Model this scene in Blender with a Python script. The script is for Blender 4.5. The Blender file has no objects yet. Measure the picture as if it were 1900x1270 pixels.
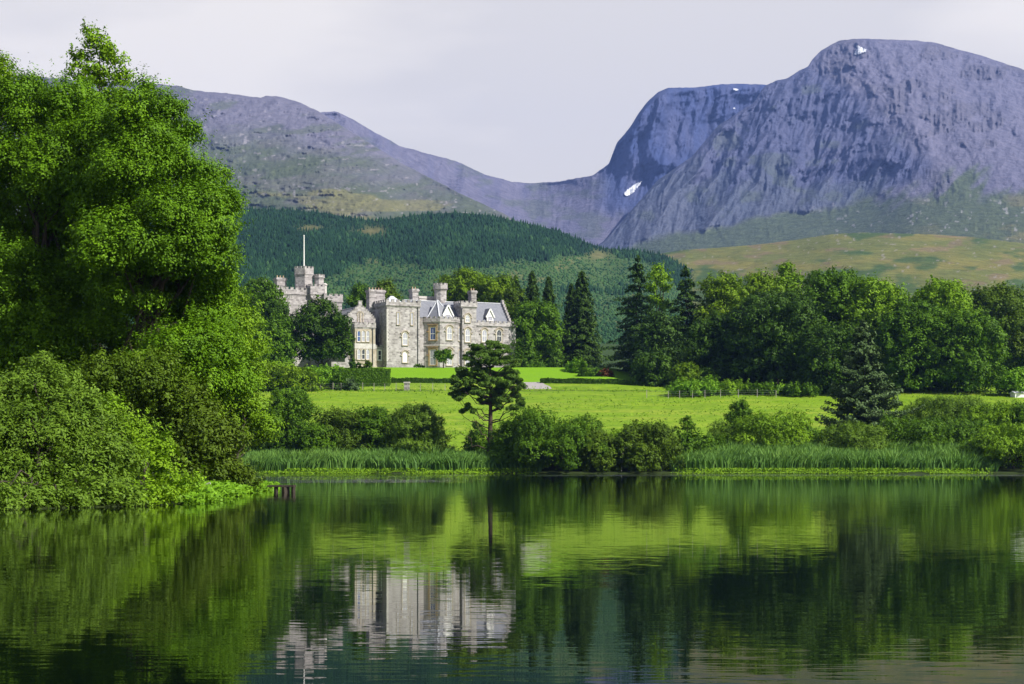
import bpy, bmesh, math
import numpy as np
from mathutils import Vector

# ------------------------------------------------------------ camera, world, sun, exposure
sc = bpy.context.scene
HC, HY, FP = 1.4, 860.0, 3300.0           # eye height (m), horizon row and focal length in photo pixels
cam_data = bpy.data.cameras.new('camera')
cam = bpy.data.objects.new('camera', cam_data)
sc.collection.objects.link(cam)
cam.location = (0, 0, HC)
cam.rotation_euler = (math.radians(90), 0, 0)
cam_data.sensor_width = 36
cam_data.lens = 36 * FP / 1900
cam_data.shift_y = (HY - 635) / 1900
cam_data.clip_start = 0.5
cam_data.clip_end = 30000
sc.camera = cam

SUN_EL, SUN_AZ = math.radians(40), math.radians(121)      # azimuth clockwise from +Y
SUN = Vector((math.sin(SUN_AZ) * math.cos(SUN_EL), math.cos(SUN_AZ) * math.cos(SUN_EL), math.sin(SUN_EL)))
sun_data = bpy.data.lights.new('sun', 'SUN')
sun_data.energy = 5.0
sun_data.angle = math.radians(0.5)
sun_data.color = (1.0, 0.955, 0.88)
sun = bpy.data.objects.new('sun', sun_data)
sc.collection.objects.link(sun)
sun.rotation_euler = SUN.to_track_quat('Z', 'Y').to_euler()

world = bpy.data.worlds.new('World')
sc.world = world
world.use_nodes = True
wt = world.node_tree
wt.nodes.clear()
def wn(t, **k):
    n = wt.nodes.new(t)
    for a, b in k.items(): setattr(n, a, b)
    return n
w_out = wn('ShaderNodeOutputWorld')
w_sky = wn('ShaderNodeTexSky', sky_type='NISHITA', sun_disc=False, sun_elevation=SUN_EL, sun_rotation=SUN_AZ)
w_bg1 = wn('ShaderNodeBackground'); w_bg1.inputs[1].default_value = 0.07
w_bg2 = wn('ShaderNodeBackground'); w_bg2.inputs[1].default_value = 1.0
w_mix = wn('ShaderNodeMixShader')
w_tc = wn('ShaderNodeTexCoord')
w_map = wn('ShaderNodeMapping'); w_map.inputs['Scale'].default_value = (1.5, 1.5, 6.5)
w_noi = wn('ShaderNodeTexNoise'); w_noi.inputs['Scale'].default_value = 1.9; w_noi.inputs['Detail'].default_value = 5; w_noi.inputs['Roughness'].default_value = 0.5
w_ramp = wn('ShaderNodeValToRGB')
w_ramp.color_ramp.elements[0].position = 0.42; w_ramp.color_ramp.elements[0].color = (0.595, 0.572, 0.545, 1)
w_ramp.color_ramp.elements[1].position = 0.57; w_ramp.color_ramp.elements[1].color = (0.72, 0.682, 0.625, 1)
w_sep = wn('ShaderNodeSeparateXYZ')
w_cov = wn('ShaderNodeMapRange', interpolation_type='SMOOTHSTEP')     # cloud bank low in the sky, clearer overhead
w_cov.inputs['From Min'].default_value = 0.34; w_cov.inputs['From Max'].default_value = 0.62
w_cov.inputs['To Min'].default_value = 1.0; w_cov.inputs['To Max'].default_value = 0.12
L = wt.links.new
L(w_tc.outputs['Generated'], w_map.inputs['Vector']); L(w_map.outputs[0], w_noi.inputs['Vector'])
L(w_noi.outputs['Fac'], w_ramp.inputs[0]); L(w_ramp.outputs[0], w_bg2.inputs[0])
L(w_tc.outputs['Generated'], w_sep.inputs[0]); L(w_sep.outputs['Z'], w_cov.inputs['Value'])
L(w_sky.outputs[0], w_bg1.inputs[0])
w_dir = wn('ShaderNodeMapRange', interpolation_type='SMOOTHSTEP')     # the cloud hangs over the mountains; behind the camera it is clear
w_dir.inputs['From Min'].default_value = -0.35; w_dir.inputs['From Max'].default_value = 0.35
w_dir.inputs['To Min'].default_value = 0.3; w_dir.inputs['To Max'].default_value = 1.0
w_mul = wn('ShaderNodeMath', operation='MULTIPLY')
L(w_sep.outputs['Y'], w_dir.inputs['Value']); L(w_dir.outputs[0], w_mul.inputs[0]); L(w_cov.outputs[0], w_mul.inputs[1])
L(w_mul.outputs[0], w_mix.inputs[0]); L(w_bg1.outputs[0], w_mix.inputs[1]); L(w_bg2.outputs[0], w_mix.inputs[2])
L(w_mix.outputs[0], w_out.inputs[0])

sc.view_settings.view_transform = 'Standard'
sc.view_settings.look = 'None'
sc.view_settings.exposure = 0.55
sc.view_settings.gamma = 1.0
sc.cycles.max_bounces = 6
sc.cycles.diffuse_bounces = 3
sc.cycles.glossy_bounces = 3
sc.cycles.transmission_bounces = 4
sc.cycles.volume_bounces = 0
sc.cycles.caustics_reflective = False
sc.cycles.caustics_refractive = False
sc.cycles.sample_clamp_indirect = 4.0

# ------------------------------------------------------------ helpers
def P(px, py, Y):
    """world point seen at photo pixel (px, py) and depth Y"""
    return np.array(((px - 950) / FP * Y, Y, HC + (HY - py) / FP * Y))

def tag(o, label, cat, group=None, kind=None):
    o['label'] = label; o['category'] = cat
    if group: o['group'] = group
    if kind: o['kind'] = kind
    return o

def link(name, me, material=None, parent=None):
    o = bpy.data.objects.new(name, me)
    sc.collection.objects.link(o)
    if material is not None: me.materials.append(material)
    if parent is not None: o.parent = parent
    return o

def empty(name, loc, rz=0.0):
    o = bpy.data.objects.new(name, None)
    sc.collection.objects.link(o)
    o.location = loc; o.rotation_euler = (0, 0, rz); o.empty_display_size = 0.5
    return o

def np_mesh(name, verts, faces, n=4, attr=None, smooth=False):
    """fast mesh from numpy arrays; faces (F, n); attr {name: per-face or per-vertex array}"""
    me = bpy.data.meshes.new(name)
    verts = np.asarray(verts, dtype=np.float32); faces = np.asarray(faces, dtype=np.int32)
    me.vertices.add(len(verts)); me.vertices.foreach_set('co', verts.ravel())
    me.loops.add(faces.size); me.loops.foreach_set('vertex_index', faces.ravel())
    me.polygons.add(len(faces)); me.polygons.foreach_set('loop_start', np.arange(0, faces.size, n, dtype=np.int32))
    if smooth: me.polygons.foreach_set('use_smooth', np.ones(len(faces), dtype=bool))
    for k, v in (attr or {}).items():
        v = np.asarray(v, dtype=np.float32)
        dom = 'FACE' if len(v) == len(faces) and len(faces) != len(verts) else 'POINT'
        if v.ndim == 1:
            a = me.attributes.new(k, 'FLOAT', dom); a.data.foreach_set('value', v)
        else:
            a = me.attributes.new(k, 'FLOAT_COLOR', dom)
            a.data.foreach_set('color', np.concatenate([v, np.ones((len(v), 1), np.float32)], 1).ravel())
    me.update(calc_edges=True)
    return me

def _hash(i, j, k, seed):
    h = (i.astype(np.uint32) * np.uint32(374761393) + j.astype(np.uint32) * np.uint32(668265263)
         + k.astype(np.uint32) * np.uint32(2147483647) + np.uint32(seed * 974711 % 4294967291))
    h = (h ^ (h >> np.uint32(13))) * np.uint32(1274126177)
    h = (h ^ (h >> np.uint32(15))) * np.uint32(2246822519)
    h = h ^ (h >> np.uint32(16))
    return h.astype(np.float64) / 4294967295.0

def vnoise(x, y, z=None, seed=1):
    x = np.asarray(x, float); y = np.asarray(y, float)
    z = np.zeros_like(x) if z is None else np.asarray(z, float)
    xi, yi, zi = np.floor(x), np.floor(y), np.floor(z)
    fx, fy, fz = x - xi, y - yi, z - zi
    sx, sy, sz = (f * f * f * (f * (f * 6 - 15) + 10) for f in (fx, fy, fz))
    xi, yi, zi = (a.astype(np.int64) for a in (xi, yi, zi))
    r = 0
    with np.errstate(over='ignore'):
        for a in (0, 1):
            for b in (0, 1):
                for c in (0, 1):
                    wgt = (sx if a else 1 - sx) * (sy if b else 1 - sy) * (sz if c else 1 - sz)
                    r = r + wgt * _hash(xi + a, yi + b, zi + c, seed)
    return r * 2 - 1

def fbm(x, y, z=None, seed=1, octv=4, gain=0.5, ridge=False):
    s, a, t = 0, 1.0, 0
    z = None if z is None else np.asarray(z, float)
    for o in range(octv):
        n = vnoise(x, y, z, seed + o * 17)
        if ridge: n = 1 - 2 * np.abs(n)
        s = s + a * n; t += a; a *= gain
        x, y = np.asarray(x) * 2.03 + 7.1, np.asarray(y) * 2.03 + 3.7
        if z is not None: z = z * 2.03 + 1.3
    return s / t

def sstep(a, b, x):
    t = np.clip((np.asarray(x, float) - a) / (b - a), 0, 1)
    return t * t * (3 - 2 * t)

# ------------------------------------------------------------ materials
def new_mat(name):
    m = bpy.data.materials.new(name); m.use_nodes = True
    t = m.node_tree; t.nodes.clear()
    return m, t
def nd(t, typ, ins=None, **k):
    n = t.nodes.new(typ)
    for a, b in k.items(): setattr(n, a, b)
    for a, b in (ins or {}).items():
        if isinstance(b, bpy.types.NodeSocket): t.links.new(b, n.inputs[a])
        else: n.inputs[a].default_value = b
    return n
def ramp(t, fac, stops):
    n = nd(t, 'ShaderNodeValToRGB', {0: fac})
    e = n.color_ramp.elements
    while len(e) < len(stops): e.new(0.5)
    for i, (p, c) in enumerate(stops):
        e[i].position = p; e[i].color = (*c, 1)
    return n.outputs[0]
def mixc(t, fac, a, b, mode='MIX'):
    n = nd(t, 'ShaderNodeMix', data_type='RGBA', blend_type=mode)
    for s, v in ((0, fac), (6, a), (7, b)):
        if isinstance(v, bpy.types.NodeSocket): t.links.new(v, n.inputs[s])
        else: n.inputs[s].default_value = v if s == 0 else (*v, 1)
    return n.outputs[2]
def noise(t, vec, scale, detail=3, rough=0.5, dist=0.0):
    return nd(t, 'ShaderNodeTexNoise', {'Vector': vec, 'Scale': scale, 'Detail': detail, 'Roughness': rough, 'Distortion': dist})
def obj_vec(t, scale=(1, 1, 1), rot=(0, 0, 0)):
    tc = nd(t, 'ShaderNodeTexCoord')
    return nd(t, 'ShaderNodeMapping', {'Vector': tc.outputs['Object'], 'Scale': scale, 'Rotation': rot}).outputs[0]
def finish(t, bsdf):
    o = nd(t, 'ShaderNodeOutputMaterial'); t.links.new(bsdf, o.inputs[0])
def principled(t, color, rough=0.8, spec=0.3, normal=None, **k):
    ins = {'Base Color': color if isinstance(color, bpy.types.NodeSocket) else (*color, 1), 'Roughness': rough, 'Specular IOR Level': spec}
    if normal is not None: ins['Normal'] = normal
    ins.update(k)
    return nd(t, 'ShaderNodeBsdfPrincipled', ins).outputs[0]
def bump(t, h, strength=0.5, dist=0.1):
    return nd(t, 'ShaderNodeBump', {'Height': h, 'Strength': strength, 'Distance': dist}).outputs[0]

def leaf_mat(name, c0, c1, c2, trans=0.24, rough=0.55, spec=0.14):
    """foliage: the colour of each leaf comes from its own tint, with light passing through"""
    m, t = new_mat(name)
    a = nd(t, 'ShaderNodeAttribute', attribute_name='tint')
    col = ramp(t, a.outputs['Fac'], [(0.0, c0), (0.5, c1), (1.0, c2)])
    d = principled(t, col, rough, spec)
    tc = mixc(t, 1.0, col, (1.0, 1.0, 0.35), 'MULTIPLY')
    tr = nd(t, 'ShaderNodeBsdfTranslucent', {'Color': tc}).outputs[0]
    finish(t, nd(t, 'ShaderNodeMixShader', {0: trans, 1: d, 2: tr}).outputs[0])
    return m

LEAF = {
 'sycamore': leaf_mat('sycamore_leaf', (0.056, 0.128, 0.004), (0.106, 0.225, 0.006), (0.177, 0.341, 0.009)),
 'light':    leaf_mat('light_leaf',    (0.099, 0.189, 0.007), (0.156, 0.287, 0.009), (0.233, 0.390, 0.014)),
 'willow':   leaf_mat('willow_leaf',   (0.066, 0.126, 0.010), (0.112, 0.200, 0.015), (0.172, 0.285, 0.026)),
 'olive':    leaf_mat('olive_leaf',    (0.050, 0.094, 0.006), (0.086, 0.152, 0.008), (0.134, 0.215, 0.012)),
 'brown':    leaf_mat('brownish_leaf', (0.049, 0.086, 0.006), (0.083, 0.137, 0.008), (0.132, 0.200, 0.012)),
 'dark':     leaf_mat('dark_leaf',     (0.026, 0.061, 0.004), (0.043, 0.097, 0.006), (0.082, 0.165, 0.009), 0.2),
 'mid':      leaf_mat('mid_leaf',      (0.043, 0.100, 0.004), (0.077, 0.166, 0.006), (0.131, 0.256, 0.009), 0.25),
 'yellow':   leaf_mat('yellow_green_leaf', (0.080, 0.155, 0.005), (0.135, 0.235, 0.007), (0.205, 0.315, 0.011)),
 'lime':     leaf_mat('lime_leaf',     (0.095, 0.215, 0.008), (0.145, 0.300, 0.011), (0.205, 0.380, 0.020)),
 'fir':      leaf_mat('fir_needle',    (0.023, 0.056, 0.009), (0.039, 0.088, 0.011), (0.078, 0.146, 0.017), 0.1),
 'spruce':   leaf_mat('spruce_needle', (0.035, 0.067, 0.019), (0.065, 0.113, 0.034), (0.116, 0.184, 0.058), 0.1),
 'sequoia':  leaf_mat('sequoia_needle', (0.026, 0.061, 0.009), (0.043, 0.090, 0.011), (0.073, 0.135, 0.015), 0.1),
 'pine':     leaf_mat('pine_needle',   (0.058, 0.120, 0.015), (0.104, 0.196, 0.024), (0.175, 0.290, 0.037), 0.28),
 'reed':     leaf_mat('reed_blade',    (0.072, 0.165, 0.030), (0.125, 0.255, 0.046), (0.200, 0.350, 0.070), 0.3),
 'red':      leaf_mat('russet_leaf',   (0.090, 0.030, 0.010), (0.150, 0.055, 0.015), (0.200, 0.090, 0.020)),
 'plantation': leaf_mat('plantation_needle', (0.008, 0.030, 0.013), (0.016, 0.052, 0.019), (0.048, 0.105, 0.030), 0.0, 0.8, 0.1),
}
def bark_mat(name, c0, c1):
    m, t = new_mat(name)
    v = obj_vec(t, (3, 3, 0.7))
    n = noise(t, v, 3.0, 5, 0.65)
    finish(t, principled(t, ramp(t, n.outputs['Fac'], [(0.3, c0), (0.7, c1)]), 0.9, 0.1, bump(t, n.outputs['Fac'], 0.8, 0.08)))
    return m
BARK = bark_mat('bark', (0.030, 0.024, 0.018), (0.095, 0.080, 0.062))
BARK_PALE = bark_mat('pale_bark', (0.16, 0.14, 0.11), (0.36, 0.33, 0.27))
BARK_PINE = bark_mat('pine_bark', (0.035, 0.027, 0.021), (0.105, 0.078, 0.058))
# ------------------------------------------------------------ terrain
BANK_Y = [0, 15, 45, 54, 59, 66, 80, 95, 103, 107, 112, 125, 180, 231, 260]
BANK_X = [-26, -22, -17.5, -15.2, -11.6, -11.3, -12.6, -13.4, -14.0, -15.2, -20.5, -26, -34, -40, -46]
SHORE = 241.0
def shore_y(X):
    return SHORE + 1.0 * vnoise(np.asarray(X) * 0.09, np.asarray(X) * 0 + 3.3, seed=5) + 0.5 * vnoise(np.asarray(X) * 0.4, np.asarray(X) * 0 + 1.3, seed=6)

PROF_Y = [243, 250, 262, 300, 340, 361, 363, 366, 374, 376, 386, 392, 402, 408, 430, 480, 560, 650, 900, 1200]
PROF_Z = [0.25, 0.9, 2.9, 8.0, 13.4, 16.0, 16.1, 16.9, 18.0, 18.3, 20.0, 20.4, 23.0, 23.4, 23.6, 24.5, 28, 36, 62, 80]
def ground_z(X, Y):
    X = np.asarray(X, float); Y = np.asarray(Y, float)
    far = np.interp(Y, PROF_Y, PROF_Z) + sstep(262, 300, Y) * (1 - sstep(396, 406, Y)) * 0.35 * fbm(X * 0.04, Y * 0.06, seed=11, octv=3)
    px = 950 + FP * X / np.maximum(Y, 1)
    far = far - sstep(1120, 1240, px) * sstep(366, 384, Y) * (1 - sstep(420, 470, Y)) * 2.6      # lawn falls away right of the castle
    d_far = Y - shore_y(X)
    far = np.where(d_far > 0, np.minimum(far + 0.0, 0.05 + d_far * 0.3 + 40 * sstep(8, 14, d_far)), np.maximum(d_far * 0.35, -1.4))
    bx = np.interp(Y, BANK_Y, BANK_X) + 0.35 * vnoise(Y * 0.5, Y * 0 + 0.7, seed=8)
    d_bank = bx - X
    bank = np.where(d_bank > 0, 0.05 + 0.16 * np.minimum(d_bank, 3) + 1.6 * sstep(2, 18, d_bank), np.maximum(d_bank * 0.4, -1.4))
    bank = np.where(Y < SHORE, bank, -9)
    return np.maximum(far, bank)

rows = np.concatenate([np.linspace(8, 120, 75), np.linspace(121.5, 236, 60), np.linspace(236.6, 268, 64), np.linspace(269, 420, 150), np.linspace(425, 1150, 70)])
tt = np.linspace(-1, 1, 260)
GY, GT = np.meshgrid(rows, tt, indexing='ij')
GX = GT * (60 + 0.5 * GY)
GZ = ground_z(GX, GY)
def grid_faces(nr, nc):
    a = (np.arange(nr - 1)[:, None] * nc + np.arange(nc - 1)[None, :]).ravel()
    return np.stack([a, a + 1, a + nc + 1, a + nc], 1)

m, t = new_mat('grass_field')
v = obj_vec(t)
n1 = noise(t, obj_vec(t, (0.030, 0.085, 1)), 1.0, 5, 0.6)
n2 = noise(t, obj_vec(t, (0.5, 0.9, 1)), 1.0, 4, 0.65)
n3 = noise(t, v, 2.6, 3, 0.7)
geo = nd(t, 'ShaderNodeNewGeometry')
sep = nd(t, 'ShaderNodeSeparateXYZ', {0: geo.outputs['Position']})
col = ramp(t, n1.outputs['Fac'], [(0.34, (0.185, 0.300, 0.008)), (0.48, (0.195, 0.320, 0.009)), (0.62, (0.275, 0.350, 0.028))])
col = mixc(t, nd(t, 'ShaderNodeMapRange', {0: n2.outputs['Fac'], 1: 0.42, 2: 0.66, 3: 0.0, 4: 0.62}).outputs[0], col, (0.095, 0.175, 0.008))
col = mixc(t, nd(t, 'ShaderNodeMapRange', {0: n3.outputs['Fac'], 1: 0.48, 2: 0.68, 3: 0.0, 4: 0.50}).outputs[0], col, (0.060, 0.120, 0.010))
n4 = noise(t, obj_vec(t, (0.20, 0.24, 1)), 1.0, 6, 0.72)
col = mixc(t, nd(t, 'ShaderNodeMapRange', {0: n4.outputs['Fac'], 1: 0.46, 2: 0.64, 3: 0.0, 4: 0.72}).outputs[0], col, (0.100, 0.190, 0.008))
lawn = nd(t, 'ShaderNodeMapRange', {0: sep.outputs['Y'], 1: 374.0, 2: 376.0}, interpolation_type='SMOOTHSTEP').outputs[0]
col = mixc(t, lawn, col, mixc(t, n2.outputs['Fac'], (0.130, 0.285, 0.006), (0.180, 0.335, 0.008)))
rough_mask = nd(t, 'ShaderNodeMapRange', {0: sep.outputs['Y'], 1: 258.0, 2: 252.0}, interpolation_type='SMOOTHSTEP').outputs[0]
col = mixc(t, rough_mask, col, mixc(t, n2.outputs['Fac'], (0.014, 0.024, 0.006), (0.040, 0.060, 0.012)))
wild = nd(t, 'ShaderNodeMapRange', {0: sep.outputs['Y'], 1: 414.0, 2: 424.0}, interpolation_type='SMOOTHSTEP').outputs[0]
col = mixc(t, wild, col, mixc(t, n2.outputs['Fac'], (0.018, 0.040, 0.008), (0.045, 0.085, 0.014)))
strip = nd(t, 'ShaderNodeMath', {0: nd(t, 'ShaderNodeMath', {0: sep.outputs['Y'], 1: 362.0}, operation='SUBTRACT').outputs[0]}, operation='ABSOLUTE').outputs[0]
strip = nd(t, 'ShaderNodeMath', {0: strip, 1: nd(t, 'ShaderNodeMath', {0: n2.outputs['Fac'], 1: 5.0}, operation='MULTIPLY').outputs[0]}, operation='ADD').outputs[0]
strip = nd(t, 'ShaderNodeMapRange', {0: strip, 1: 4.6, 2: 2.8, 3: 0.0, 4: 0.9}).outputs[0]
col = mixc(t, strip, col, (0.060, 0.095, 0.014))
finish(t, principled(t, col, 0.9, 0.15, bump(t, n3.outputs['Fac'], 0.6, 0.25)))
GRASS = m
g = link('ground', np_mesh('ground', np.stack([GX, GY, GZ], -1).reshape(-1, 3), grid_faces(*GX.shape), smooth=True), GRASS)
tag(g, 'bright green sloping field and lawns running up from the lake to the castle', 'ground', kind='structure')

# ------------------------------------------------------------ water
m, t = new_mat('lake_water')
geo = nd(t, 'ShaderNodeNewGeometry')
pos = geo.outputs['Position']
def wmap(sx, sy, ox=0.0): return nd(t, 'ShaderNodeMapping', {'Vector': pos, 'Scale': (sx, sy, 1), 'Location': (ox, 0, 0)}).outputs[0]
def centred(n, amp):
    s = nd(t, 'ShaderNodeVectorMath', {0: n.outputs['Color'], 1: (0.5, 0.5, 0.5)}, operation='SUBTRACT')
    return nd(t, 'ShaderNodeVectorMath', {0: s.outputs[0], 1: amp}, operation='MULTIPLY').outputs[0]
fine = centred(noise(t, wmap(2.5, 14.0), 1.0, 2, 0.5), (0.004, 0.027, 0))
wave = centred(noise(t, wmap(0.25, 1.9, 4.0), 1.0, 3, 0.5, 0.3), (0.0012, 0.0066, 0))
swell = centred(noise(t, wmap(0.05, 0.42, 9.0), 1.0, 3, 0.5, 0.5), (0.0008, 0.0042, 0))
sepw = nd(t, 'ShaderNodeSeparateXYZ', {0: pos})
# strips of the lake that a breath of wind ruffles: along the far shore and beside the jetty
far_strip = nd(t, 'ShaderNodeMapRange', {0: sepw.outputs['Y'], 1: 186.0, 2: 197.0}, interpolation_type='SMOOTHSTEP').outputs[0]
far_strip = nd(t, 'ShaderNodeMath', {0: far_strip, 1: nd(t, 'ShaderNodeMapRange', {0: sepw.outputs['X'], 1: -35.0, 2: 50.0, 3: 0.12, 4: 1.0}).outputs[0]}, operation='MULTIPLY').outputs[0]
wind_n = noise(t, wmap(0.035, 0.09, 2.0), 1.0, 4, 0.6)
wy = nd(t, 'ShaderNodeMapRange', {0: sepw.outputs['Y'], 1: 122.0, 2: 132.0}, interpolation_type='SMOOTHSTEP').outputs[0]
wy2 = nd(t, 'ShaderNodeMapRange', {0: sepw.outputs['Y'], 1: 205.0, 2: 175.0}, interpolation_type='SMOOTHSTEP').outputs[0]
wx = nd(t, 'ShaderNodeMapRange', {0: sepw.outputs['X'], 1: 2.0, 2: -16.0}, interpolation_type='SMOOTHSTEP').outputs[0]
mul = lambda a, b: nd(t, 'ShaderNodeMath', {0: a, 1: b}, operation='MULTIPLY').outputs[0]
patch = mul(mul(wy, wy2), wx)
patch = mul(patch, nd(t, 'ShaderNodeMapRange', {0: wind_n.outputs['Fac'], 1: 0.36, 2: 0.52}).outputs[0])
wind = nd(t, 'ShaderNodeMath', {0: mul(far_strip, 0.9), 1: patch}, operation='MAXIMUM').outputs[0]
ruff = centred(noise(t, wmap(2.0, 5.0, 3.0), 1.0, 2, 0.6), (0.30, 1.5, 0))
ruff = nd(t, 'ShaderNodeVectorMath', {0: ruff, 'Scale': wind}, operation='SCALE').outputs[0]
add = lambda a, b: nd(t, 'ShaderNodeVectorMath', {0: a, 1: b}, operation='ADD').outputs[0]
nrm = add(add(add(fine, wave), add(swell, ruff)), (0, 0, 1))
nrm = nd(t, 'ShaderNodeVectorMath', {0: nrm}, operation='NORMALIZE').outputs[0]
finish(t, principled(t, (0.002, 0.005, 0.0025), 0.012, 0.5, nrm, IOR=1.18))
WATER = m
xs = np.linspace(-420, 420, 2); ys = np.array([-30.0, 262.0])
WX, WY = np.meshgrid(xs, ys)
w = link('water', np_mesh('water', np.stack([WX, WY, WX * 0], -1).reshape(-1, 3), grid_faces(2, 2)), WATER)
tag(w, 'calm dark lake mirroring the castle, trees and field', 'lake', kind='structure')

# ------------------------------------------------------------ hills and mountains
def tps(pts):
    """thin plate spline of depth over the hill's face"""
    p = np.array(pts, float); xy = p[:, :2] / 300.0; n = len(p)
    d = np.linalg.norm(xy[:, None] - xy[None], axis=2)
    K = np.where(d > 0, d * d * np.log(d + 1e-12), 0) + np.eye(n) * 0.02
    Q = np.concatenate([np.ones((n, 1)), xy], 1)
    A = np.block([[K, Q], [Q.T, np.zeros((3, 3))]])
    w = np.linalg.solve(A, np.concatenate([p[:, 2], np.zeros(3)]))
    def f(px, py):
        sh = np.shape(px); q = np.stack([np.ravel(px), np.ravel(py)], 1) / 300.0
        r = w[n] + q @ w[n + 1:]
        for i in range(n):
            dd = np.sum((q - xy[i]) ** 2, 1)
            r = r + w[i] * 0.5 * dd * np.log(dd + 1e-12)
        return r.reshape(sh)
    return f

def relief(name, px0, px1, step, nt, crest, base, depth, rough, colour, material, label, jag=1.5, back=900, tpow=1.0):
    px = np.arange(px0, px1 + step, step)
    cx, cy = zip(*crest); bx, by = zip(*base)
    top = np.interp(px, cx, cy)
    ker = np.exp(-np.linspace(-2, 2, 9) ** 2); ker /= ker.sum()
    top = np.convolve(np.pad(top, 4, mode='edge'), ker, 'valid')
    top = top + jag * fbm(px * 0.07, px * 0 + 2.2, seed=31, octv=4, gain=0.6)
    bot = np.interp(px, bx, by)
    tt = np.linspace(0, 1, nt) ** tpow
    PX = np.repeat(px[None], nt, 0); PY = top[None] + (bot - top)[None] * tt[:, None]
    D = depth(PX, PY) + rough(PX, PY) * sstep(0, 0.03, tt)[:, None]
    X = (PX - 950) / FP * D; Z = HC + (HY - PY) / FP * D
    co = colour(PX, PY)
    V = np.stack([X, D, Z], -1)
    for k in (1, 2, 3):                                       # the hidden far side
        r = np.stack([X[0], D[0] + back * k / 3, Z[0] - back * 0.35 * k * k / 9], -1)
        V = np.concatenate([r[None], V], 0); co = np.concatenate([co[:1], co], 0)
    me = np_mesh(name, V.reshape(-1, 3), grid_faces(V.shape[0], V.shape[1])[:, ::-1], attr={'col': co.reshape(-1, 3)}, smooth=True)
    o = link(name, me, material)
    tag(o, label, 'hill' if 'hill' in name else 'mountain', kind='structure')
    return o, (PX, PY, D)

def hill_mat(name, scale, bstr, dist):
    m, t = new_mat(name)
    a = nd(t, 'ShaderNodeAttribute', attribute_name='col')
    v = obj_vec(t)
    n = noise(t, v, scale, 6, 0.68)
    k = ramp(t, n.outputs['Fac'], [(0.30, (0.74, 0.74, 0.74)), (0.52, (1, 1, 1)), (0.72, (1.28, 1.26, 1.22))])
    finish(t, principled(t, mixc(t, 1.0, a.outputs['Color'], k, 'MULTIPLY'), 0.95, 0.05, bump(t, n.outputs['Fac'], bstr, dist)))
    return m
ROCK = hill_mat('mountain_rock', 0.035, 0.7, 20.0)
MOOR = hill_mat('moorland', 0.05, 0.7, 6.0)
def lerp(a, b, f): return np.asarray(a) * (1 - f[..., None]) + np.asarray(b) * f[..., None]
HAZED_SCREE, HAZED_CLIFF, TURF, HEATH = (0.142, 0.138, 0.192), (0.046, 0.064, 0.155), (0.080, 0.105, 0.045), (0.170, 0.150, 0.060)  # scree and cliff colours carry haze blue; cliff also darkened for shade

# far cliffs, corrie and arete
far_d = tps([(540, 200, 5500), (625, 208, 5600), (740, 270, 5750), (985, 340, 6250), (1060, 330, 6050), (1130, 305, 5880), (1170, 235, 5930), (1235, 165, 6050), (1330, 157, 6180), (1430, 152, 6300), (1560, 200, 6350),
             (985, 400, 5500), (900, 420, 5000), (1100, 440, 4950), (1180, 340, 5780), (1250, 470, 4700), (1350, 250, 6080), (1200, 250, 5890), (1270, 230, 5980), (1060, 380, 5750), (1140, 350, 5700), (700, 480, 4600), (1500, 480, 4900)])
def warp(px, py, a=11, s=0.014, seed=201):
    return px + a * fbm(px * s, py * s, seed=seed, octv=3), py + a * fbm(px * s + 9, py * s, seed=seed + 5, octv=3)
def crag_noise(px, py, seed, lean):
    wx, wy = warp(px, py, seed=seed)
    big = fbm((wx + lean * wy) * 0.012, wy * 0.005, seed=seed, octv=3, gain=0.5, ridge=True)
    gul = fbm((wx + 0.35 * lean * wy) * 0.050, wy * 0.011, seed=seed + 3, octv=4, gain=0.55, ridge=True)
    fin = fbm(wx * 0.13, wy * 0.075, seed=seed + 7, octv=4, gain=0.6)
    led = fbm((wx - 0.3 * wy) * 0.012, (wy + 0.25 * wx) * 0.045, seed=seed + 9, octv=4, gain=0.5)
    return 0.80 * big + 0.20 * gul + 0.12 * fin + 0.22 * led
def far_r(px, py):
    g = crag_noise(px, py, 41, 0.3)
    cl = sstep(1090, 1150, px - (py - 330) * 0.2)
    return -g * (55 + 70 * cl) - 40 * fbm(px * 0.015, py * 0.02, seed=44, octv=3)
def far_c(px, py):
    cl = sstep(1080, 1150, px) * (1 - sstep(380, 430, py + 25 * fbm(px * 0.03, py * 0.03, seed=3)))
    c = lerp(HAZED_SCREE, HAZED_CLIFF, np.clip(cl * 0.85 + 0.35 * fbm(px * 0.04, py * 0.012, seed=9, octv=4), 0, 1))
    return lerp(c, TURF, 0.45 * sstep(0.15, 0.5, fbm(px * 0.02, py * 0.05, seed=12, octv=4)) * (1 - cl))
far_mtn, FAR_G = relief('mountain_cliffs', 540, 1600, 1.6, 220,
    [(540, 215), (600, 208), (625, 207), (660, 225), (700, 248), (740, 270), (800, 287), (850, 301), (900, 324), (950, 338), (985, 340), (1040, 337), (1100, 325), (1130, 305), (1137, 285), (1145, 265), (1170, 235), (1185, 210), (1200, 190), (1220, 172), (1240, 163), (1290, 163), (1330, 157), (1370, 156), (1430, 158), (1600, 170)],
    [(540, 560), (1600, 560)], far_d, far_r, far_c, ROCK, 'blue shadowed cliffs and saddle behind the main summit')

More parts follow.
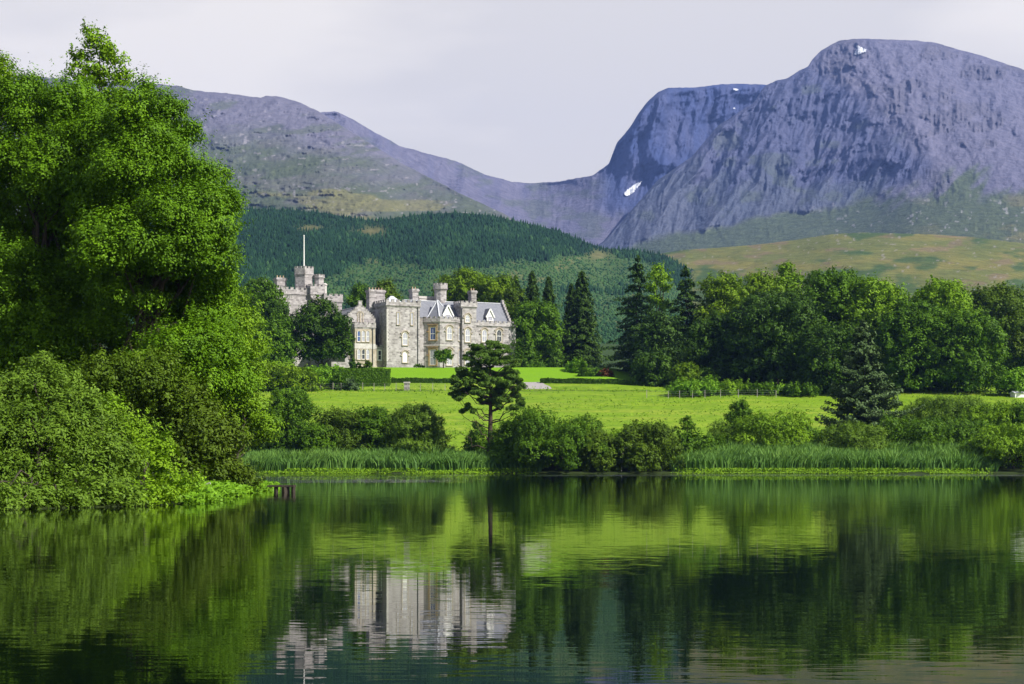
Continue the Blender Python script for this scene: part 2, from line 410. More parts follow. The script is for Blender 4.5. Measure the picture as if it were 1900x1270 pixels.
# the main summit with its buttresses and the smooth scree flank on the right
near_d = tps([(1080, 470, 4700), (1170, 392, 5050), (1285, 290, 5350), (1400, 190, 5500), (1500, 112, 5650), (1600, 72, 5700), (1750, 85, 5750), (1960, 150, 5650),
              (1400, 300, 5080), (1550, 250, 5180), (1640, 190, 5200), (1725, 300, 4680), (1690, 240, 4930), (1590, 345, 4800), (1480, 390, 4620), (1300, 430, 4520), (1560, 150, 5450),
              (1500, 450, 4000), (1290, 470, 4150), (1690, 390, 4050), (1900, 250, 5000), (1900, 340, 4350), (1900, 440, 3500), (1700, 460, 3450), (1200, 500, 4100), (2050, 250, 5200), (2050, 450, 3500), (1400, 620, 3000), (1900, 620, 2700), (2500, 330, 4600), (2500, 620, 2600)])
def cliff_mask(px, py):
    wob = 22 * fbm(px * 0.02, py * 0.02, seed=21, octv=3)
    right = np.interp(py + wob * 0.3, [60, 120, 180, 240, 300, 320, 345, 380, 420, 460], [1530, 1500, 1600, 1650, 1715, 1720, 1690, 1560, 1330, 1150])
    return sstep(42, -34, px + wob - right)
def near_r(px, py):
    c = cliff_mask(px, py)
    g = crag_noise(px, py, 51, 0.75)
    s = fbm((px - 0.6 * py) * 0.02, (py + 0.3 * px) * 0.008, seed=57, octv=5, gain=0.5) + 0.5 * fbm(px * 0.08, py * 0.08, seed=58, octv=4, gain=0.6)
    crag = sstep(0.1, 0.35, fbm(px * 0.016, py * 0.03, seed=61, octv=3)) * fbm(px * 0.06, py * 0.03, seed=63, octv=4, ridge=True)
    f = 1 - 0.75 * sstep(330, 410, py)
    return -(g * 135 * c + (s * 45 * f + 38 * crag * f) * (1 - c))
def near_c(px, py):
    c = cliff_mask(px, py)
    col = lerp(HAZED_SCREE, (0.074, 0.084, 0.150), np.clip(c * 0.85 + 0.3 * fbm(px * 0.05, py * 0.015, seed=71, octv=4), 0, 1))  # buttress rock colour holds some haze blue too
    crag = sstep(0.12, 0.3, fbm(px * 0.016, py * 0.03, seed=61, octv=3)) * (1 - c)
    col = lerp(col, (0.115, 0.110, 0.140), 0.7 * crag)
    st = fbm((px + 0.9 * py) * 0.03, (py - 0.5 * px) * 0.012, seed=77, octv=5)
    low = sstep(-0.2, 0.4, st + 1.7 * sstep(250, 410, py - 0.08 * (px - 1500)) - 0.70) * (1 - 0.75 * c)
    col = lerp(col, TURF, np.clip(low * 0.95, 0, 1))
    gl = sstep(0.25, 0.5, fbm(px * 0.02, py * 0.03, seed=79, octv=4)) * c * 0.45
    col = lerp(col, (0.085, 0.105, 0.065), gl)
    heath = sstep(300, 400, py) * sstep(1650, 1800, px) * sstep(0.0, 0.4, fbm(px * 0.01, py * 0.04, seed=81, octv=4))
    col = lerp(col, HEATH, 0.6 * heath)
    bl = 0.7 * sstep(0.56, 0.68, fbm(px * 0.13, py * 0.18, seed=83, octv=2)) * sstep(330, 390, py) * sstep(1450, 1600, px)
    return lerp(col, (0.34, 0.33, 0.35), 0.8 * bl)
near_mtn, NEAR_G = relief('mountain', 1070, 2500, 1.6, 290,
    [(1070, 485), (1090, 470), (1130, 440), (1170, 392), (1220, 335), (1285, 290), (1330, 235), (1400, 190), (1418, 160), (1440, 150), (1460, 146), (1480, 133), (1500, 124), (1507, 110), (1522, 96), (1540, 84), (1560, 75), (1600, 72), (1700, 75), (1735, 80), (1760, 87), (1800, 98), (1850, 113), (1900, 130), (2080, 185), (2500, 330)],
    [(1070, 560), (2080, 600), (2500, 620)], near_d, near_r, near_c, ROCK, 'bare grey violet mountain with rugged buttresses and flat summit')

# rounded mountain on the left
left_d = tps([(-600, 230, 4700), (-600, 600, 2300), (60, 130, 5000), (254, 154, 4850), (500, 178, 4750), (600, 210, 4600), (780, 322, 4150), (940, 402, 3700), (250, 400, 3050), (600, 400, 2950), (450, 280, 3850), (850, 420, 3200), (700, 400, 3000), (60, 300, 3600), (660, 290, 3900), (400, 560, 2300), (900, 560, 2500)])
def left_r(px, py):
    s = fbm((px - 0.5 * py) * 0.014, (py + 0.12 * px) * 0.045, seed=91, octv=6, gain=0.55)
    crag = sstep(0.05, 0.3, fbm(px * 0.012, py * 0.03, seed=93, octv=3)) * fbm(px * 0.05, py * 0.09, seed=95, octv=4, ridge=True)
    return -(s * 80 + 22 * crag + 18 * fbm(px * 0.10, py * 0.14, seed=96, octv=4, gain=0.6))
def left_c(px, py):
    hgt = sstep(200, 300, py - 0.22 * (px - 400) + 40 * fbm(px * 0.012, py * 0.03, seed=97, octv=4))
    col = lerp((0.140, 0.135, 0.175), (0.080, 0.098, 0.060), hgt)
    st = fbm((px - 0.4 * py) * 0.015, (py + 0.15 * px) * 0.07, seed=101, octv=5)
    col = lerp(col, (0.130, 0.120, 0.125), 0.45 * sstep(0.0, 0.4, st) * sstep(0, 1, hgt))
    col = lerp(col, (0.080, 0.100, 0.050), 0.55 * sstep(0.1, 0.4, -st))
    col = lerp(col, (0.170, 0.160, 0.062), 0.7 * sstep(0.15, 0.5, fbm(px * 0.008, py * 0.05, seed=105, octv=4) + 0.9 * np.exp(-((py - 392) / 28.0) ** 2 - ((px - 680) / 190.0) ** 2) - 0.2) * hgt)
    bl = sstep(0.54, 0.68, fbm(px * 0.11, py * 0.2, seed=107, octv=2))
    return lerp(col, (0.30, 0.28, 0.31), 0.5 * bl)
left_mtn, LEFT_G = relief('rounded_mountain', -600, 1010, 1.6, 230,
    [(-600, 230), (-300, 175), (40, 140), (150, 150), (250, 153), (290, 156), (330, 160), (360, 168), (390, 172), (430, 174), (470, 181), (485, 181), (495, 177), (520, 180), (560, 192), (600, 212), (640, 238), (690, 268), (740, 300), (790, 326), (850, 358), (900, 380), (940, 400), (1010, 440)],
    [(-600, 600), (1010, 600)], left_d, left_r, left_c, MOOR, 'broad rounded mountain of heather and scree on the left')

# moorland rise on the right
moor_crest = [(1150, 500), (1230, 470), (1270, 464), (1330, 460), (1400, 455), (1480, 445), (1540, 435), (1600, 432), (1660, 433), (1720, 435), (1800, 440), (1900, 452), (2100, 480), (2600, 540)]
def moor_d(px, py): return 2300 - 1550 * np.clip((py - np.interp(px, *zip(*moor_crest))) / 200.0, 0, 1.1) ** 0.8
def moor_r(px, py): return 28 * fbm(px * 0.012, py * 0.05, seed=111, octv=5) + 20 * fbm(px * 0.004, py * 0.02, seed=115, octv=3)
def moor_c(px, py):
    st = fbm((px + 0.4 * py) * 0.010, py * 0.055, seed=121, octv=5)
    col = lerp((0.165, 0.155, 0.045), (0.120, 0.135, 0.040), sstep(-0.3, 0.3, st))
    dk = sstep(0.08, 0.35, fbm(px * 0.012, py * 0.035, seed=125, octv=5) + 0.4 * sstep(470, 540, py) - 0.15)
    col = lerp(col, (0.042, 0.085, 0.028), 0.85 * dk)
    rd = sstep(0.2, 0.45, fbm(px * 0.02, py * 0.08, seed=129, octv=4))
    col = lerp(col, (0.175, 0.125, 0.085), 0.6 * rd * (1 - dk))
    bl = sstep(0.60, 0.70, fbm(px * 0.13, py * 0.26, seed=133, octv=2))
    return lerp(col, (0.27, 0.25, 0.24), 0.6 * bl)
moor, MOOR_G = relief('moor_hill', 1150, 2600, 2.0, 150, moor_crest, [(1150, 690), (2600, 690)], moor_d, moor_r, moor_c, MOOR, 'ochre and green moorland hill rising behind the grove', jag=0.8, back=300)

# wooded hill behind the castle
wood_crest = [(-700, 470), (-200, 440), (200, 420), (330, 402), (405, 392), (450, 388), (520, 389), (590, 394), (640, 402), (690, 410), (720, 407), (780, 398), (850, 395), (900, 399), (960, 411), (1030, 427), (1080, 447), (1120, 461), (1180, 465), (1230, 474), (1270, 496), (1310, 520), (1400, 560), (1500, 600)]
WC = list(zip(*wood_crest))
def wood_d(px, py):
    top = np.interp(px, WC[0], WC[1])
    return 660 + (1900 - 660) * np.clip((700 - py) / (700 - top), 0, 1.05) ** 1.25
def wood_r(px, py): return 26 * fbm(px * 0.010, py * 0.03, seed=141, octv=4) + 10 * fbm(px * 0.05, py * 0.1, seed=143, octv=3)
def wood_dark(px, py):
    """1 where dark conifers stand, 0 where young broadleaf scrub grows"""
    wob = 14 * fbm(px * 0.02, py * 0.04, seed=151, octv=3)
    low = np.interp(px, [400, 480, 560, 620, 655, 700, 760, 830, 900, 1000, 1080, 1110, 1150, 1220, 1300], [600, 560, 530, 512, 488, 484, 488, 493, 493, 487, 476, 462, 470, 500, 560])
    a = sstep(8, -8, py + wob - low)
    b = 0.8 * sstep(0.18, 0.4, fbm(px * 0.014, py * 0.05, seed=155, octv=4)) * sstep(520, 560, py)
    clear = np.exp(-((px - 690) / 30.0) ** 2 - ((py - 430) / 9.0) ** 2) + np.exp(-((px - 575) / 24.0) ** 2 - ((py - 424) / 6.0) ** 2) + 0.9 * np.exp(-((px - 1110) / 22.0) ** 2 - ((py - 474) / 10.0) ** 2)
    return np.clip(np.maximum(a, b), 0, 1), clear
def wood_c(px, py):
    dkk, clear = wood_dark(px, py)
    n = fbm(px * 0.02, py * 0.06, seed=161, octv=5)
    col = lerp((0.060, 0.105, 0.034), (0.020, 0.050, 0.020), dkk)
    col = lerp(col, (0.135, 0.130, 0.055), np.clip(0.6 * sstep(0.25, 0.5, n) * (1 - dkk) + clear, 0, 1))
    return col
wood, WOOD_G = relief('wooded_hill', -700, 1500, 2.0, 170, wood_crest, [(-700, 700), (1500, 700)], wood_d, wood_r, wood_c, MOOR, 'dark hill clothed in conifer plantation behind the castle', jag=0.6, back=250)

# snow patches lying on the rock
m, t = new_mat('old_snow')
n = noise(t, obj_vec(t), 0.05, 4, 0.6)
finish(t, principled(t, ramp(t, n.outputs['Fac'], [(0.35, (0.50, 0.52, 0.57)), (0.65, (0.80, 0.81, 0.84))]), 0.6, 0.2))
SNOW = m
def in_poly(x, y, poly):
    inside = np.zeros(np.shape(x), bool); j = len(poly) - 1
    for i in range(len(poly)):
        xi, yi = poly[i]; xj, yj = poly[j]
        c = ((yi > y) != (yj > y)) & (x < (xj - xi) * (y - yi) / (yj - yi + 1e-9) + xi)
        inside ^= c; j = i
    return inside
def snow(poly, G, label):
    x0, x1 = min(p[0] for p in poly), max(p[0] for p in poly); y0, y1 = min(p[1] for p in poly), max(p[1] for p in poly)
    gx, gy = np.meshgrid(np.arange(x0 - 1, x1 + 1, 0.7), np.arange(y0 - 1, y1 + 1, 0.7))
    PX, PY, D = G
    step = PX[0, 1] - PX[0, 0]
    ci = np.clip(((gx - PX[0, 0]) / step).round().astype(int), 0, PX.shape[1] - 1)
    ri = np.array([[int(np.argmin(np.abs(PY[:, c] - y))) for c, y in zip(cr, yr)] for cr, yr in zip(ci, gy)])
    dmin = D[ri, ci]
    for dr in (-1, 0, 1):
        for dc in (-1, 0, 1):
            dmin = np.minimum(dmin, D[np.clip(ri + dr, 0, D.shape[0] - 1), np.clip(ci + dc, 0, D.shape[1] - 1)])
    d = dmin - 6
    V = np.stack([(gx - 950) / FP * d, d, HC + (HY - gy) / FP * d], -1).reshape(-1, 3)
    F = grid_faces(*gx.shape)
    fc = V[F].mean(1); fx = 950 + FP * fc[:, 0] / fc[:, 1]; fy = HY - FP * (fc[:, 2] - HC) / fc[:, 1]
    F = F[in_poly(fx + 1.2 * vnoise(fx * 0.5, fy * 0.5, seed=3), fy + 1.2 * vnoise(fx * 0.5, fy * 0.5, seed=4), poly)]
    u, inv = np.unique(F, return_inverse=True)
    o = link('snow_patch', np_mesh('snow_patch', V[u], inv.reshape(-1, 4)[:, ::-1], smooth=True), SNOW)
    tag(o, label, 'snow patch', 'old snow patches on the mountain')
snow([(1585, 101), (1588, 93), (1591, 92), (1590, 85), (1594, 84), (1597, 88), (1601, 90), (1608, 92), (1607, 97), (1600, 98), (1593, 101)], NEAR_G, 'white snow patch just under the flat summit')
snow([(1158, 358), (1168, 350), (1180, 341), (1190, 337), (1186, 345), (1180, 351), (1172, 360), (1164, 364), (1159, 362)], FAR_G, 'long slanting snow patch in the gully above the saddle')
snow([(1361, 201), (1364.5, 200), (1364.5, 202.5), (1361.5, 203)], FAR_G, 'tiny snow speck halfway up the blue cliffs')
snow([(1360, 165), (1366, 164), (1370, 166), (1366, 168), (1362, 167.5)], FAR_G, 'small snow patch on the cliff top under the cloud')

# conifer plantation: thousands of far trees reading as one mass
rng = np.random.default_rng(77)
NT = 64000
px = rng.uniform(-500, 1420, NT * 2)
top = np.interp(px, WC[0], WC[1])
u = rng.uniform(0, 1, NT * 2) ** 0.8
py = top + (640 - top) * u
dk, clear = wood_dark(px, py)
keep = (rng.uniform(0, 1, NT * 2) > clear * 1.3) & (rng.uniform(0, 1, NT * 2) < 0.42 + 0.58 * dk) & (py < 640)
px, py, dk = px[keep], py[keep], dk[keep]
d = wood_d(px, py) + wood_r(px, py)
base = np.stack([(px - 950) / FP * d, d, HC + (HY - py) / FP * d - 0.5], 1)
n = len(px)
hh = np.where(rng.uniform(0, 1, n) < dk, rng.uniform(2.6, 6.6, n), rng.uniform(1.0, 2.6, n)) * (0.8 + 0.2 * d / 1900)
con = rng.uniform(0, 1, n) < 0.2 + 0.76 * (hh > 2.5)
rr = np.where(con, hh * 0.20, np.where(hh > 2.7, hh * 0.36, hh * 0.55))
K = 6
ang = np.arange(K) * 2 * np.pi / K
ring0 = np.stack([np.cos(ang), np.sin(ang)], 1)
jit = rng.uniform(0.75, 1.25, (n, K))
low = base[:, None, :] + np.concatenate([ring0[None] * (rr[:, None] * jit)[..., None], (hh * 0.06)[:, None, None] * np.ones((n, K, 1))], 2)
midz = np.where(con, 0.42, 0.62)
mid = base[:, None, :] + np.concatenate([ring0[None] * (rr * np.where(con, 0.62, 0.85))[:, None, None] * jit[..., None], (hh * midz)[:, None, None] * np.ones((n, K, 1))], 2)
apex = base + np.stack([rng.normal(0, 0.1, n), rng.normal(0, 0.1, n), hh], 1)
V = np.concatenate([low, mid, apex[:, None]], 1).reshape(-1, 3)
o0 = (np.arange(n) * (2 * K + 1))[:, None]
i0 = np.arange(K); i1 = (i0 + 1) % K
T = np.concatenate([np.stack([o0 + i0, o0 + i1, o0 + K + i1], 2), np.stack([o0 + i0, o0 + K + i1, o0 + K + i0], 2), np.stack([o0 + K + i0, o0 + K + i1, o0 + 2 * K + 0 * i0], 2)], 1)
tint = np.repeat(np.clip(np.where(con, 0.26, np.where(hh > 2.7, 0.48, 0.72)) + 0.42 * fbm(px * 0.022, py * 0.05, seed=171, octv=4) + rng.normal(0, 0.15, n), 0, 1), 3 * K)
f = link('plantation', np_mesh('plantation', V, T.reshape(-1, 3), 3, attr={'tint': tint}), LEAF['plantation'])
tag(f, 'mass of dark conifers and pale scrub covering the hill behind the castle', 'forest', kind='stuff')
# a few lone bushes on the moor
# ------------------------------------------------------------ castle
def stone_mat(name, c0, c1, c2, mortar, size=0.55):
    m, t = new_mat(name)
    tc = nd(t, 'ShaderNodeTexCoord')
    s = nd(t, 'ShaderNodeSeparateXYZ', {0: tc.outputs['Object']})
    along = nd(t, 'ShaderNodeMath', {0: s.outputs['X'], 1: s.outputs['Y']}, operation='SUBTRACT').outputs[0]
    v = nd(t, 'ShaderNodeCombineXYZ', {0: along, 1: s.outputs['Z'], 2: 0.0}).outputs[0]
    dn = noise(t, v, 1.3, 3)
    v2 = nd(t, 'ShaderNodeVectorMath', {0: v, 1: nd(t, 'ShaderNodeVectorMath', {0: dn.outputs['Color'], 'Scale': 0.22}, operation='SCALE').outputs[0]}, operation='ADD').outputs[0]
    b = nd(t, 'ShaderNodeTexBrick', {'Vector': v2, 'Color1': (0.0, 0.0, 0.0, 1), 'Color2': (1, 1, 1, 1), 'Mortar': (0.5, 0.5, 0.5, 1), 'Scale': 1.0, 'Mortar Size': 0.035, 'Mortar Smooth': 0.3, 'Brick Width': size * 1.7, 'Row Height': size}, offset_frequency=2)
    big = noise(t, tc.outputs['Object'], 0.35, 5, 0.65)
    mid = noise(t, tc.outputs['Object'], 2.2, 4, 0.7)
    bl = nd(t, 'ShaderNodeMath', {0: b.outputs['Color'], 1: mid.outputs['Fac']}, operation='ADD').outputs[0]
    bl = nd(t, 'ShaderNodeMath', {0: bl, 1: 0.5}, operation='MULTIPLY').outputs[0]
    col = ramp(t, bl, [(0.25, c0), (0.5, c1), (0.78, c2)])
    col = mixc(t, b.outputs['Fac'], col, mortar)
    col = mixc(t, nd(t, 'ShaderNodeMapRange', {0: big.outputs['Fac'], 1: 0.48, 2: 0.70, 3: 0.0, 4: 0.55}).outputs[0], col, (0.12, 0.105, 0.085))
    finish(t, principled(t, col, 0.9, 0.15, bump(t, bl, 0.5, 0.08)))
    return m
STONE = stone_mat('granite_rubble', (0.225, 0.207, 0.207), (0.365, 0.340, 0.338), (0.49, 0.460, 0.455), (0.40, 0.375, 0.365), 0.42)
STONE_D = stone_mat('weathered_granite', (0.15, 0.14, 0.135), (0.30, 0.28, 0.27), (0.47, 0.44, 0.42), (0.36, 0.34, 0.32), 0.40)
def plain_mat(name, c0, c1, scale=1.5, rough=0.8, spec=0.2, bs=0.25):
    m, t = new_mat(name)
    n = noise(t, obj_vec(t), scale, 5, 0.65)
    finish(t, principled(t, ramp(t, n.outputs['Fac'], [(0.32, c0), (0.68, c1)]), rough, spec, bump(t, n.outputs['Fac'], bs, 0.05)))
    return m
DRESS = plain_mat('dressed_sandstone', (0.31, 0.26, 0.19), (0.48, 0.43, 0.36), 1.2)
DRESS_O = plain_mat('ochre_sandstone', (0.30, 0.19, 0.085), (0.50, 0.38, 0.22), 1.6)
COPE = plain_mat('coping_stone', (0.40, 0.375, 0.355), (0.62, 0.59, 0.56), 1.4)
WHITE = plain_mat('white_paint', (0.74, 0.73, 0.70), (0.84, 0.83, 0.80), 2.0, 0.5, 0.4)
LEAD = plain_mat('lead_flashing', (0.42, 0.44, 0.48), (0.62, 0.63, 0.66), 1.2, 0.5, 0.4)
POT = plain_mat('terracotta', (0.36, 0.25, 0.16), (0.52, 0.40, 0.27), 4.0)
IRON = plain_mat('dark_pipe', (0.05, 0.05, 0.055), (0.10, 0.10, 0.10), 3.0, 0.5, 0.4)
m, t = new_mat('slate')
tc = nd(t, 'ShaderNodeTexCoord'); s = nd(t, 'ShaderNodeSeparateXYZ', {0: tc.outputs['Object']})
v = nd(t, 'ShaderNodeCombineXYZ', {0: nd(t, 'ShaderNodeMath', {0: s.outputs['X'], 1: s.outputs['Y']}, operation='ADD').outputs[0], 1: s.outputs['Z'], 2: 0.0}).outputs[0]
b = nd(t, 'ShaderNodeTexBrick', {'Vector': v, 'Color1': (0.13, 0.14, 0.165, 1), 'Color2': (0.23, 0.24, 0.27, 1), 'Mortar': (0.07, 0.07, 0.085, 1), 'Scale': 1.0, 'Mortar Size': 0.02, 'Brick Width': 0.4, 'Row Height': 0.3})
n = noise(t, tc.outputs['Object'], 0.8, 4, 0.6)
finish(t, principled(t, mixc(t, n.outputs['Fac'], b.outputs['Color'], (0.20, 0.205, 0.235)), 0.42, 0.5, bump(t, b.outputs['Fac'], 0.3, 0.03)))
SLATE = m
m, t = new_mat('window_glass')
finish(t, principled(t, (0.02, 0.028, 0.04), 0.06, 0.8))
GLASS = m
m, t = new_mat('sky_painted_glass')  # blue of a mirrored sky put into the pane colour
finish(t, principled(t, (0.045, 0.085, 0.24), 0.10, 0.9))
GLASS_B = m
BLIND = plain_mat('drawn_blind', (0.30, 0.30, 0.35), (0.42, 0.42, 0.48), 1.0, 0.5, 0.5, 0.0)

CD, CZ, CTH = 408.0, 23.4, math.radians(27)
CC, CS = math.cos(CTH), math.sin(CTH)
CX0 = P(620 + 515 / 5.278, 0, CD)[0]
castle = empty('castle', (CX0, CD, CZ), CTH)
tag(castle, 'grey stone baronial castle with battlements, turrets and slate roofs above the lawn', 'castle')
def cu(px, v):
    """castle u (along the front) of photo column px at depth v behind the front"""
    k = (px - 950) / FP
    return (k * (CD + v * CC) - CX0 + v * CS) / (CC - k * CS)
def cz(py, u, v):
    return HC + (HY - py) / FP * (CD + u * CS + v * CC) - CZ
def zu(zx, v): return cu(620 + zx / 5.278, v)
def zz(zy, u, v): return cz(500 + zy / 5.278, u, v)

class Shape:
    def __init__(s): s.v = []; s.f = []
    def add(s, vs, fs):
        o = len(s.v); s.v += [tuple(map(float, p)) for p in vs]; s.f += [tuple(i + o for i in f) for f in fs]; return s
    def prism(s, poly, z0, z1, top=None):
        """poly counter-clockwise seen from above; top = optional other outline at z1"""
        n = len(poly); top = top or poly
        vs = [(*p, z0) for p in poly] + [(*p, z1) for p in top]
        return s.add(vs, [tuple(range(n - 1, -1, -1)), tuple(range(n, 2 * n))] + [(i, (i + 1) % n, n + (i + 1) % n, n + i) for i in range(n)])
    def box(s, u0, u1, v0, v1, z0, z1): return s.prism([(u0, v0), (u1, v0), (u1, v1), (u0, v1)], z0, z1)
    def slab(s, pts3, nrm, th):
        n = len(pts3); q = [tuple(np.array(p) + np.array(nrm) * th) for p in pts3]
        return s.add(list(pts3) + q, [tuple(range(n - 1, -1, -1)), tuple(range(n, 2 * n))] + [(i, (i + 1) % n, n + (i + 1) % n, n + i) for i in range(n)])
    def bar(s, a, b, w):
        a, b = np.array(a, float), np.array(b, float); d = (b - a) / np.linalg.norm(b - a)
        x = np.cross(d, (0, 0, 1) if abs(d[2]) < 0.9 else (1, 0, 0)); x = x / np.linalg.norm(x) * w / 2; y = np.cross(d, x)
        vs = [a - x - y, a + x - y, a + x + y, a - x + y, b - x - y, b + x - y, b + x + y, b - x + y]
        return s.add(vs, [(3, 2, 1, 0), (4, 5, 6, 7), (0, 1, 5, 4), (1, 2, 6, 5), (2, 3, 7, 6), (3, 0, 4, 7)])
    def build(s, name, mat, parent, bevel=0):
        me = bpy.data.meshes.new(name); me.from_pydata(s.v, [], s.f); me.update()
        bm = bmesh.new(); bm.from_mesh(me); bmesh.ops.recalc_face_normals(bm, faces=bm.faces); bm.to_mesh(me); bm.free()
        return link(name, me, mat, parent)

def offset(poly, d):
    n = len(poly); out = []
    for i in range(n):
        p, a, b = (np.array(poly[j], float) for j in (i, i - 1, (i + 1) % n))
        e1, e2 = (p - a) / np.linalg.norm(p - a), (b - p) / np.linalg.norm(b - p)
        n1, n2 = np.array((e1[1], -e1[0])), np.array((e2[1], -e2[0]))
        k = (n1 + n2) / (1 + n1 @ n2); out.append(tuple(p + k * d))
    return out
def ngon(u, v, r, n, rot=0.0): return [(u + r * math.cos(rot + 2 * math.pi * i / n), v + r * math.sin(rot + 2 * math.pi * i / n)) for i in range(n)]

def battlement(poly, z, h, parent, merlon=0.75, mh=0.55, proud=0.22, mat=None, sides=None, name='battlement'):
    """corbelled parapet band with merlons on top; its merlon tops reach z"""
    s = Shape(); o = offset(poly, proud)
    zb = z - mh
    s.prism(offset(poly, proud * 0.45), z - h - 0.28, z - h + 0.002); s.prism(offset(poly, proud * 1.35), z - h, z - h + 0.2); s.prism(o, z - h + 0.198, zb)
    for i in range(len(o)):
        if sides is not None and i not in sides: continue
        a, b = np.array(o[i]), np.array(o[(i + 1) % len(o)]); ln = np.linalg.norm(b - a)
        k = max(2, int(round((ln + merlon * 0.8) / (merlon * 1.8)))); e = (b - a) / ln; nn = np.array((-e[1], e[0]))
        w = ln / (k + (k - 1) * 0.8)
        for j in range(k):
            c0 = a + e * (j * w * 1.8); c1 = c0 + e * w
            q = [c0 + nn * 0.004, c1 + nn * 0.004, c1 + nn * 0.38, c0 + nn * 0.38]
            s.prism([tuple(x) for x in q], zb - 0.02, z - 0.1)
            q = [c0 - nn * 0.05 - e * 0.05, c1 - nn * 0.05 + e * 0.05, c1 + nn * 0.43 + e * 0.05, c0 + nn * 0.43 - e * 0.05]
            s.prism([tuple(x) for x in q], z - 0.1, z)
    return s.build(name, mat or STONE, parent)

def arch_loop(w, h, arch, n=8):
    if not arch: return [(-w / 2, 0), (w / 2, 0), (w / 2, h), (-w / 2, h)]
    sp = h - w * 0.42                                                   # a low pointed (Tudor) arch
    pts = [(-w / 2, 0), (w / 2, 0)]
    for i in range(n + 1):
        a = i / n; x = w / 2 * (1 - 2 * a); pts.append((x, sp + w * 0.42 * (1 - abs(1 - 2 * a) ** 2.2)))
    return pts
def window(p0, p1, sfrac, z0, w, h, arch=False, hood=False, glass=None, sash=True, mat=None, parent=None, name='window', lights=1, fr=0.2):
    """stone surround > pane and painted sash, on the wall that runs from p0 to p1 (outside on the right hand)"""
    p0, p1 = np.array(p0, float), np.array(p1, float); e = (p1 - p0) / np.linalg.norm(p1 - p0); o = np.array((e[1], -e[0]))
    c = p0 + (p1 - p0) * sfrac
    def W(x, z, d): q = c + e * x + o * d; return (q[0], q[1], z0 + z)
    parent = parent or castle
    def ring(inner, outer, d0, d1):
        n = len(inner); s = Shape()
        vs = [W(*p, d1) for p in outer] + [W(*p, d1) for p in inner] + [W(*p, d0) for p in outer] + [W(*p, d0) for p in inner]
        fs = []
        for i in range(n):
            j = (i + 1) % n
            fs += [(i, j, n + j, n + i), (i, 2 * n + i, 2 * n + j, j), (n + i, n + j, 3 * n + j, 3 * n + i)]
        return s.add(vs, fs)
    def grow(l, g):
        return [(x * (1 + 2 * g / w), -g * 0.6 + z * (h + g * 1.6) / h) for x, z in l]
    inner = arch_loop(w, h, arch); outer = grow(inner, fr)
    s = ring(inner, outer, -0.05, 0.13)
    s.slab([W(-w / 2 - fr, -0.2, 0.0), W(w / 2 + fr, -0.2, 0.0), W(w / 2 + fr, -0.06, 0.0), W(-w / 2 - fr, -0.06, 0.0)], (*o, 0), 0.24)
    if hood:
        i2 = [(x, z) for x, z in grow(inner, fr + 0.10)]; o2 = grow(inner, fr + 0.30)
        k = [i for i in range(len(i2)) if i2[i][1] > h * 0.66]
        for a, b in zip(k[:-1], k[1:]):
            vs = [W(*i2[a], 0.0), W(*i2[b], 0.0), W(*o2[b], 0.0), W(*o2[a], 0.0)]
            s.slab(vs, (*o, 0), 0.27)
        for sgn in (-1, 1):
            x = sgn * (w / 2 + fr + 0.2); s.slab([W(x - 0.2, h * 0.66 - 0.15, 0.0), W(x + 0.2, h * 0.66 - 0.15, 0.0), W(x + 0.2, h * 0.66 + 0.08, 0.0), W(x - 0.2, h * 0.66 + 0.08, 0.0)], (*o, 0), 0.26)
    win = s.build(name, mat or DRESS, parent)
    pane = Shape().add([W(*p, 0.03) for p in inner], [tuple(range(len(inner)))])
    pane.build('pane', glass or GLASS, win)
    if sash:
        q = Shape(); fw = min(0.12, w * 0.11)
        ii = [(x * (1 - 2 * fw / w), fw + z * (h - 2 * fw) / h) for x, z in inner]
        n = len(inner)
        vs = [W(*p, 0.06) for p in inner] + [W(*p, 0.06) for p in ii]
        q.add(vs, [(i, (i + 1) % n, n + (i + 1) % n, n + i) for i in range(n)])
        zm = h * 0.48
        q.add([W(-w / 2, zm - fw / 2, 0.066), W(w / 2, zm - fw / 2, 0.066), W(w / 2, zm + fw / 2, 0.066), W(-w / 2, zm + fw / 2, 0.066)], [(0, 1, 2, 3)])
        if w > 0.8: q.add([W(-0.035, 0, 0.063), W(0.035, 0, 0.063), W(0.035, h * 0.86, 0.063), W(-0.035, h * 0.86, 0.063)], [(0, 1, 2, 3)])
        q.build('sash', WHITE, win)
    return win
def zwin(p0, p1, zx, ztop, zbot, zw, **k):
    """place a window from its place in the photo: centre column zx, top and bottom rows, width"""
    p0, p1 = np.array(p0, float), np.array(p1, float)
    best = min((abs(zu(zx, (p0 + (p1 - p0) * f)[1]) - (p0 + (p1 - p0) * f)[0]), f) for f in np.linspace(0.02, 0.98, 97))[1]
    c = p0 + (p1 - p0) * best; e = (p1 - p0) / np.linalg.norm(p1 - p0)
    z0, z1 = zz(zbot, *c), zz(ztop, *c)
    ang = e[0] * CC - e[1] * CS
    return window(p0, p1, best, z0, zw * 0.0236 / max(0.35, ang), z1 - z0, **k)
